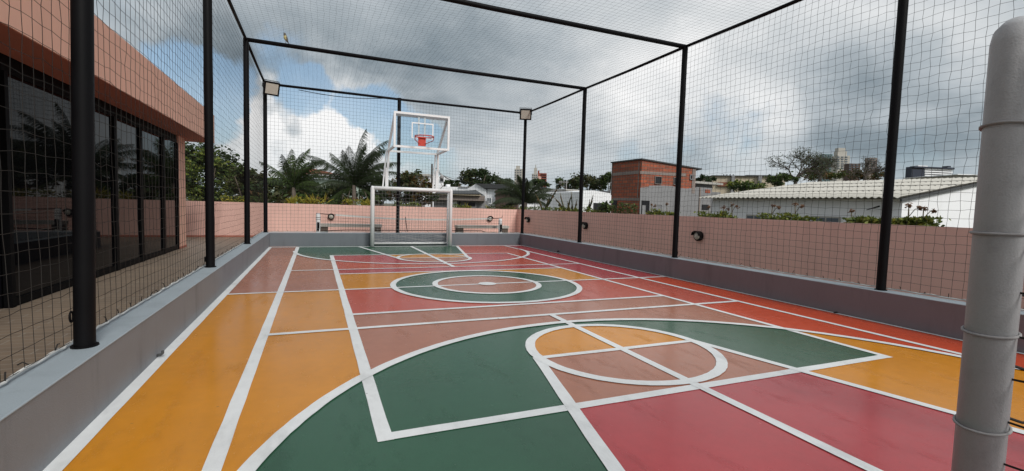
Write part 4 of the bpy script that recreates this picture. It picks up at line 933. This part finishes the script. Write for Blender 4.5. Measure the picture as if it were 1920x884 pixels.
for rI, w_ in enumerate(rows):
    for i in range(n_+1):
        u = e0 + (e1-e0)*i/n_; zz = ez + slope*w_ + .026*math.cos(2*PI*i/per) - .02*rI*0
        q = cw + LU*u + RU*w_; vs.append((q.x, q.y, zz))
nv_ = len(vs); vs += [(x, y, z-.018) for x, y, z in vs]; fs = []
for rI in range(len(rows)-1):
    for i in range(n_):
        a_ = rI*(n_+1)+i; b_ = a_+n_+1; fs += [(a_, a_+1, b_+1, b_), (nv_+b_, nv_+b_+1, nv_+a_+1, nv_+a_)]
for i in range(n_): fs.append((i+1, i, nv_+i, nv_+i+1))
o.add(vs, fs); rf = o.build('roof', M['roof_pale'], WL, True)
for w_ in (2.2, 4.6, 6.8):
    o = MB()
    A = cw + LU*e0 + RU*w_ + Vector((0,0,ez+slope*w_+.034)); Bq = cw + LU*e1 + RU*w_ + Vector((0,0,ez+slope*w_+.034)); o.bar(A, Bq, .10, .012); o.build('ridge_cap', M['concrete'], rf)
o = MB(); A = cw - LU*.10 - RU*.4 + Vector((0,0,ez-.10-slope*.4)); B = cw - LU*.10 + RU*(WR+.2) + Vector((0,0,ez-.10+slope*(WR+.2))); o.bar(A, B, .06, .09); o.build('verge_board', M['roof_dark'], WL)
for (a_, b_, c_, d_) in ((1400, 403, 1430, 413), (1523, 406, 1577, 414)):
    u0, u1, z0, z1 = FE.rect(b_ and a_, b_, c_, d_); u0, u1 = min(u0, u1), max(u0, u1); o = MB()
    o.fbox(FE, u0, u1, z0-.4, z1, -.05, -.003); w = o.build('window', M['concrete'], WL); o = MB(); m_ = (u0+u1)/2; o.fbox(FE, u0+.06, m_-.03, z0-.35, z1-.06, -.06, -.051); o.fbox(FE, m_+.03, u1-.06, z0-.35, z1-.06, -.06, -.051); o.build('pane', M['towerdark'], w)
o = MB(); A = FE.uz(1627, 394); B = FE.uz(1655, 387.5); o.tube([FE.p(A[0], A[1], -.08), FE.p(B[0], B[1], -.25)], [.012, .03], 6); o.build('rain_spout', M['black'], WL)
# billboard like striped building
fr = Front(1700, 110, 1790, 112); h_ = house(fr, 'dark navy and white striped building on the skyline above the corrugated roof', 'building', 'striped_building')
wbox(fr, 1706, 314.5, 1782.5, 420, .3, 1.5, M['navy'], h_, 'wall'); wbox(fr, 1706, 316.5, 1729.5, 332.5, -.4, .28, M['navy'], h_, 'navy_panel')
wbox(fr, 1708, 314, 1783.5, 316.8, -.8, .28, M['navy'], h_, 'cornice'); wbox(fr, 1778, 311.5, 1783, 313.9, 0, 1.4, M['navy'], h_, 'roof_tank'); wbox(fr, 1726, 310.5, 1744.5, 314.2, .6, 1.4, M['white_wall'], h_, 'roof_box')
for k in range(4):
    y_ = 317.3 + 4.0*k; wbox(fr, 1730, y_, 1782.4, y_+2.3, -.5, .28, M['white_wall'], h_, 'white_band')
fr = Front(1790, 60, 1840, 60); h_ = house(fr, 'small pale roofed building at the right end of the skyline'); wbox(fr, 1792, 329, 1836, 420, 0, 8, M['concrete'], h_, 'wall'); wbox(fr, 1790, 327.5, 1838, 329.2, -.4, 8, M['white_wall'], h_, 'roof')
# towers
def tower(px0, px1, pt_, d, m, label, steps=(), floors=6, wm='towerdark', bands=True, dw=None):
    fr = Front(px0, d, px1, d); h_ = empty('tower_block', fr.o + Vector((0,0,ZG)), label, 'tower'); dp = fr.w*.8
    wbox(fr, px0, pt_, px1, 400, 0, dp, M[m], h_, 'body')
    for (a_, b_, t_, bt, mm) in steps: wbox(fr, a_, t_, b_, bt, dp*.15, dp*.7, M[mm], h_, 'roof_storey')
    n_ = 3
    for f_ in range(floors):
        y0 = pt_ + 2 + f_*4.2
        for k in range(n_):
            a_ = px0 + (px1-px0)*(k+.2)/n_; b_ = px0 + (px1-px0)*(k+.8)/n_; wbox(fr, a_, y0, b_, y0+2.0, -.3, -.01, M[wm], h_, 'window')
    return fr, h_
tower(964, 978.5, 317, 420, 'tower', 'pale beige residential tower above the arching palm', ((967.5, 975, 311, 317, 'tower'),), 5)
fr, h_ = tower(996.5, 1007.5, 326, 380, 'tower', 'twin tower with slim cream part and red brick balconies', ((1001.5, 1007, 315.5, 326, 'tower'), (1004, 1005.2, 309.5, 315.5, 'tower')), 3)
wbox(fr, 1007.7, 325, 1024, 400, .5, 16, M['towerred'], h_, 'brick_wing')
for k in range(4): wbox(fr, 1015, 326 + 4.2*k, 1024.8, 327.6 + 4.2*k, -1.5, .4, M['towerred'], h_, 'balcony'); wbox(fr, 1015.5, 327.8 + 4.2*k, 1024, 329.8 + 4.2*k, -.05, .45, M['dark'], h_, 'window')
wbox(fr, 1009, 331, 1015, 341, -.6, .4, M['pink'], h_, 'pink_panel'); wbox(fr, 1009.5, 319.5, 1012, 325, 4, 10, M['towerred'], h_, 'roof_storey')
fr, h_ = tower(1568, 1590, 292, 300, 'tower', 'tall beige tower with stepped top and dark windows behind the bare trees', ((1572, 1590, 283.5, 291.8, 'tower'), (1574, 1587, 277.5, 283.4, 'tower')), 6)
wbox(fr, 1572.5, 284.5, 1576.5, 290.5, 1.4, 1.9, M['towerdark'], h_, 'window'); wbox(fr, 1583.5, 284.5, 1589.5, 290.5, 1.4, 1.9, M['towerdark'], h_, 'window')
tower(1541, 1557.5, 289, 320, 'towerteal', 'dark teal glass tower left of the beige tower', (), 8, 'towerdark')
tower(1627, 1641.5, 296, 280, 'beam', 'grey brown tower right of the beige tower, next to the near post', (), 7)
fr, h_ = tower(1590.5, 1610, 307, 260, 'brownwall', 'low dark brown block right of the beige tower', (), 3)
# utility pole, wires, aerial
r = empty('utility_pole', pt(810, 380, 55), 'thin dark utility pole with street lamp beside the right hoop pole', 'utility pole')
o = MB(); A = pt(810, 308, 55); B = pt(809.5, 380, 55); o.tube([(B.x, B.y, ZG), tuple(A)], [.14, .10], 8); o.build('pole', M['twig'], r)
o = MB(); q0 = pt(810, 317, 55); q1 = pt(822, 316, 55); q2 = pt(824, 324, 55); q3 = pt(829, 331, 55); o.tube([q0, q1, q2, q3], .06, 6); o.tube([pt(826, 331, 55), pt(831, 334, 55)], [.3, .22], 8); o.build('lamp_arm', M['greycord'], r)
for k, (e, l) in enumerate((((866, 337), 'thick black overhead wire running from the lamp to the dome shaped tree'), ((962, 352), 'thin lower overhead wire behind the hoop poles'))):
    o = MB(); A = pt(823, 324 + 3*k, 55); B = pt(e[0], e[1], 70); o.tube([A.lerp(B, i/16) - Vector((0,0,.5*math.sin(PI*i/16))) for i in range(17)], .05-.025*k, 5); tag(o.build('overhead_wire', M['black']), l, 'wire')
r = empty('roof_aerial', pt(1062, 354, 49), 'grey television aerial on the long dark roof of the white house', 'aerial'); o = MB()
o.tube([pt(1062, 356, 49), pt(1062, 339, 49)], .05, 6); o.build('mast', M['greycord'], r); o = MB(); o.tube([pt(1048, 341.5, 49), pt(1066, 342, 49)], .035, 5)
for x in (1050, 1053, 1058, 1064): o.tube([pt(x, 338.5, 49), pt(x, 345, 49)], .02, 4)
o.build('antenna', M['greycord'], r)
# far wood closing the horizon
o = MB(); rg = random.Random(77)
for k in range(60):
    px = -250 + 2400*k/59; d = rg.uniform(150, 190); c = pt(px, 372 + (px-592)*.0286 - rg.uniform(0, 9), d); leaves(o, c, (7, 5, 4.5), 380, .55, rg, 2, clumps=12, shell=.3)
    leaves(o, (c.x, c.y, 0), (8, 5, 2.5), 120, .6, rg, 2, clumps=8, shell=.2)
tag(o.build('distant_wood', [M['leafdark'], M['leafolive']]), 'band of distant dark trees closing the horizon behind the houses', 'trees', kind='stuff')

# ------------------------------------------------------------------ sky
W = bpy.data.worlds.new("World"); S.world = W; W.use_nodes = True; t = NT(W.node_tree); bg = W.node_tree.nodes['Background']
SUN_EL, SUN_AZ = math.radians(38), math.radians(168)      # azimuth from +Y towards +X
STR = .1; bg.inputs['Strength'].default_value = STR
sk = t.n('ShaderNodeTexSky', sky_type='NISHITA'); sk.sun_disc = False; sk.sun_elevation = SUN_EL; sk.sun_rotation = SUN_AZ; sk.air_density = 1.0; sk.dust_density = 2.0; sk.ozone_density = 1.2
d = t.n('ShaderNodeTexCoord').outputs['Generated']
sp = t.n('ShaderNodeSeparateXYZ'); t.L(d, sp.inputs[0]); dz = sp.outputs[2]
den = t.math('ADD', t.math('MAXIMUM', dz, 0.), .22)
cb = t.n('ShaderNodeCombineXYZ'); t.put(cb.inputs[0], t.math('DIVIDE', sp.outputs[0], den)); t.put(cb.inputs[1], t.math('DIVIDE', sp.outputs[1], den)); pl = cb.outputs[0]
wn = t.n('ShaderNodeTexNoise'); t.L(d, wn.inputs['Vector']); wn.inputs['Scale'].default_value = 5; wn.inputs['Detail'].default_value = 5; wn.inputs['Roughness'].default_value = .6
vs_ = t.n('ShaderNodeVectorMath', operation='SUBTRACT'); t.L(wn.outputs[1], vs_.inputs[0]); vs_.inputs[1].default_value = (.5, .5, .5)
vm = t.n('ShaderNodeVectorMath', operation='MULTIPLY_ADD'); t.L(vs_.outputs[0], vm.inputs[0]); vm.inputs[1].default_value = (.22, .22, .16); t.L(d, vm.inputs[2])
vn = t.n('ShaderNodeVectorMath', operation='NORMALIZE'); t.L(vm.outputs[0], vn.inputs[0]); dw = vn.outputs[0]
def lobe(px, py, r_out, r_in=0., amp=1.):
    q = ray(px, py).normalized(); dp = t.n('ShaderNodeVectorMath', operation='DOT_PRODUCT'); t.L(dw, dp.inputs[0]); dp.inputs[1].default_value = q
    return t.maprange(dp.outputs['Value'], math.cos(math.radians(r_out)), math.cos(math.radians(r_in)), 0, amp, True)
def total(L):
    s_ = L[0]
    for x in L[1:]: s_ = t.math('ADD', s_, x)
    return s_
n1 = t.noise(pl, 1.1, 8, .58, .3); n2 = t.noise(pl, 3.2, 7, .6, .2); n3 = t.noise(d, 7, 6, .6)
base = t.math('ADD', t.math('MULTIPLY', t.math('SUBTRACT', n1, .5), .85), t.math('MULTIPLY', t.math('SUBTRACT', n2, .5), .30)); base = t.math('ADD', base, .58)
lob = total([lobe(600, 40, 20, 0, -.10), lobe(830, 150, 11, 0, -.13), lobe(960, 130, 9, 0, -.08), lobe(650, 120, 8, 0, -.09), lobe(1500, 195, 9, 0, -.22), lobe(1640, 215, 9, 0, -.22), lobe(1790, 235, 10, 0, -.24), lobe(1300, 260, 12, 0, -.05), lobe(440, 110, 8, 0, -.14), lobe(300, 60, 14, 0, -.08),
             lobe(640, 235, 8, 0, .16), lobe(440, 235, 7, 0, .18), lobe(530, 235, 7, 2, .14), lobe(700, 270, 8, 0, .2), lobe(560, 300, 10, 0, .12), lobe(1450, 50, 11, 0, .26), lobe(1180, 60, 12, 0, .20), lobe(1240, 170, 9, 0, .24), lobe(1740, 110, 9, 0, .24), lobe(1420, 215, 6, 0, .2), lobe(900, 250, 9, 0, .08), lobe(1480, 260, 8, 0, .12), lobe(1650, 290, 10, 0, .08)])
puff = t.math('MULTIPLY', total([lobe(640, 235, 12, 4), lobe(450, 240, 10, 3), lobe(540, 250, 10, 3)]), t.math('MULTIPLY', t.math('SUBTRACT', t.noise(d, 13, 6, .55), .44), .9))
B = t.math('ADD', t.math('ADD', base, lob), puff, clamp=True)
cl = t.ramp(B, [(0., (.085, .115, .138)), (.28, (.185, .225, .255)), (.5, (.345, .382, .41)), (.75, (.52, .54, .553)), (1., (.72, .72, .72))])
blue = total([lobe(368, 178, 6, 0, 1.0), lobe(425, 150, 4, 0, .5), lobe(575, 172, 4, 0, .8), lobe(640, 190, 3, 0, .5), lobe(705, 205, 4, 0, .95), lobe(760, 240, 4, 0, .9), lobe(545, 98, 4.5, 0, .55), lobe(790, 300, 6, 0, .5), lobe(1390, 300, 10, 0, .4), lobe(1200, 285, 8, 0, .35), lobe(250, 90, 12, 0, .28), lobe(1700, 290, 9, 0, .25)])
bm = t.math('ADD', blue, t.math('MULTIPLY', t.math('SUBTRACT', n3, .5), 1.5)); bm = t.maprange(bm, .30, .75, 0, .85, True)
bluecol = t.mix(.35, sk.outputs[0], (2.0, 3.2, 4.1, 1))
sc = t.n('ShaderNodeVectorMath', operation='SCALE'); t.L(cl, sc.inputs[0]); sc.inputs['Scale'].default_value = 1/STR
fin = t.mix(bm, sc.outputs[0], bluecol)
# pale veil near the horizon
hz = t.maprange(dz, .0, .16, .55, 0, True); fin = t.mix(hz, fin, (3.9, 4.5, 4.8, 1))
t.put(bg.inputs['Color'], fin)
sl = bpy.data.lights.new('sun', 'SUN'); sl.energy = 2.0; sl.angle = math.radians(18); sl.color = (1, .965, .91)
so = bpy.data.objects.new('sun', sl); COL.objects.link(so)
sd = Vector((math.sin(SUN_AZ)*math.cos(SUN_EL), math.cos(SUN_AZ)*math.cos(SUN_EL), math.sin(SUN_EL))); so.rotation_euler = sd.to_track_quat('Z', 'Y').to_euler(); so.location = sd*50
S.view_settings.view_transform = 'Standard'; S.view_settings.look = 'None'; S.view_settings.exposure = .42; S.view_settings.gamma = 1
S.render.engine = 'CYCLES'; S.render.resolution_x = 1024; S.render.resolution_y = 471
for o in list(bpy.data.objects):
    if '_o' in o: del o['_o']
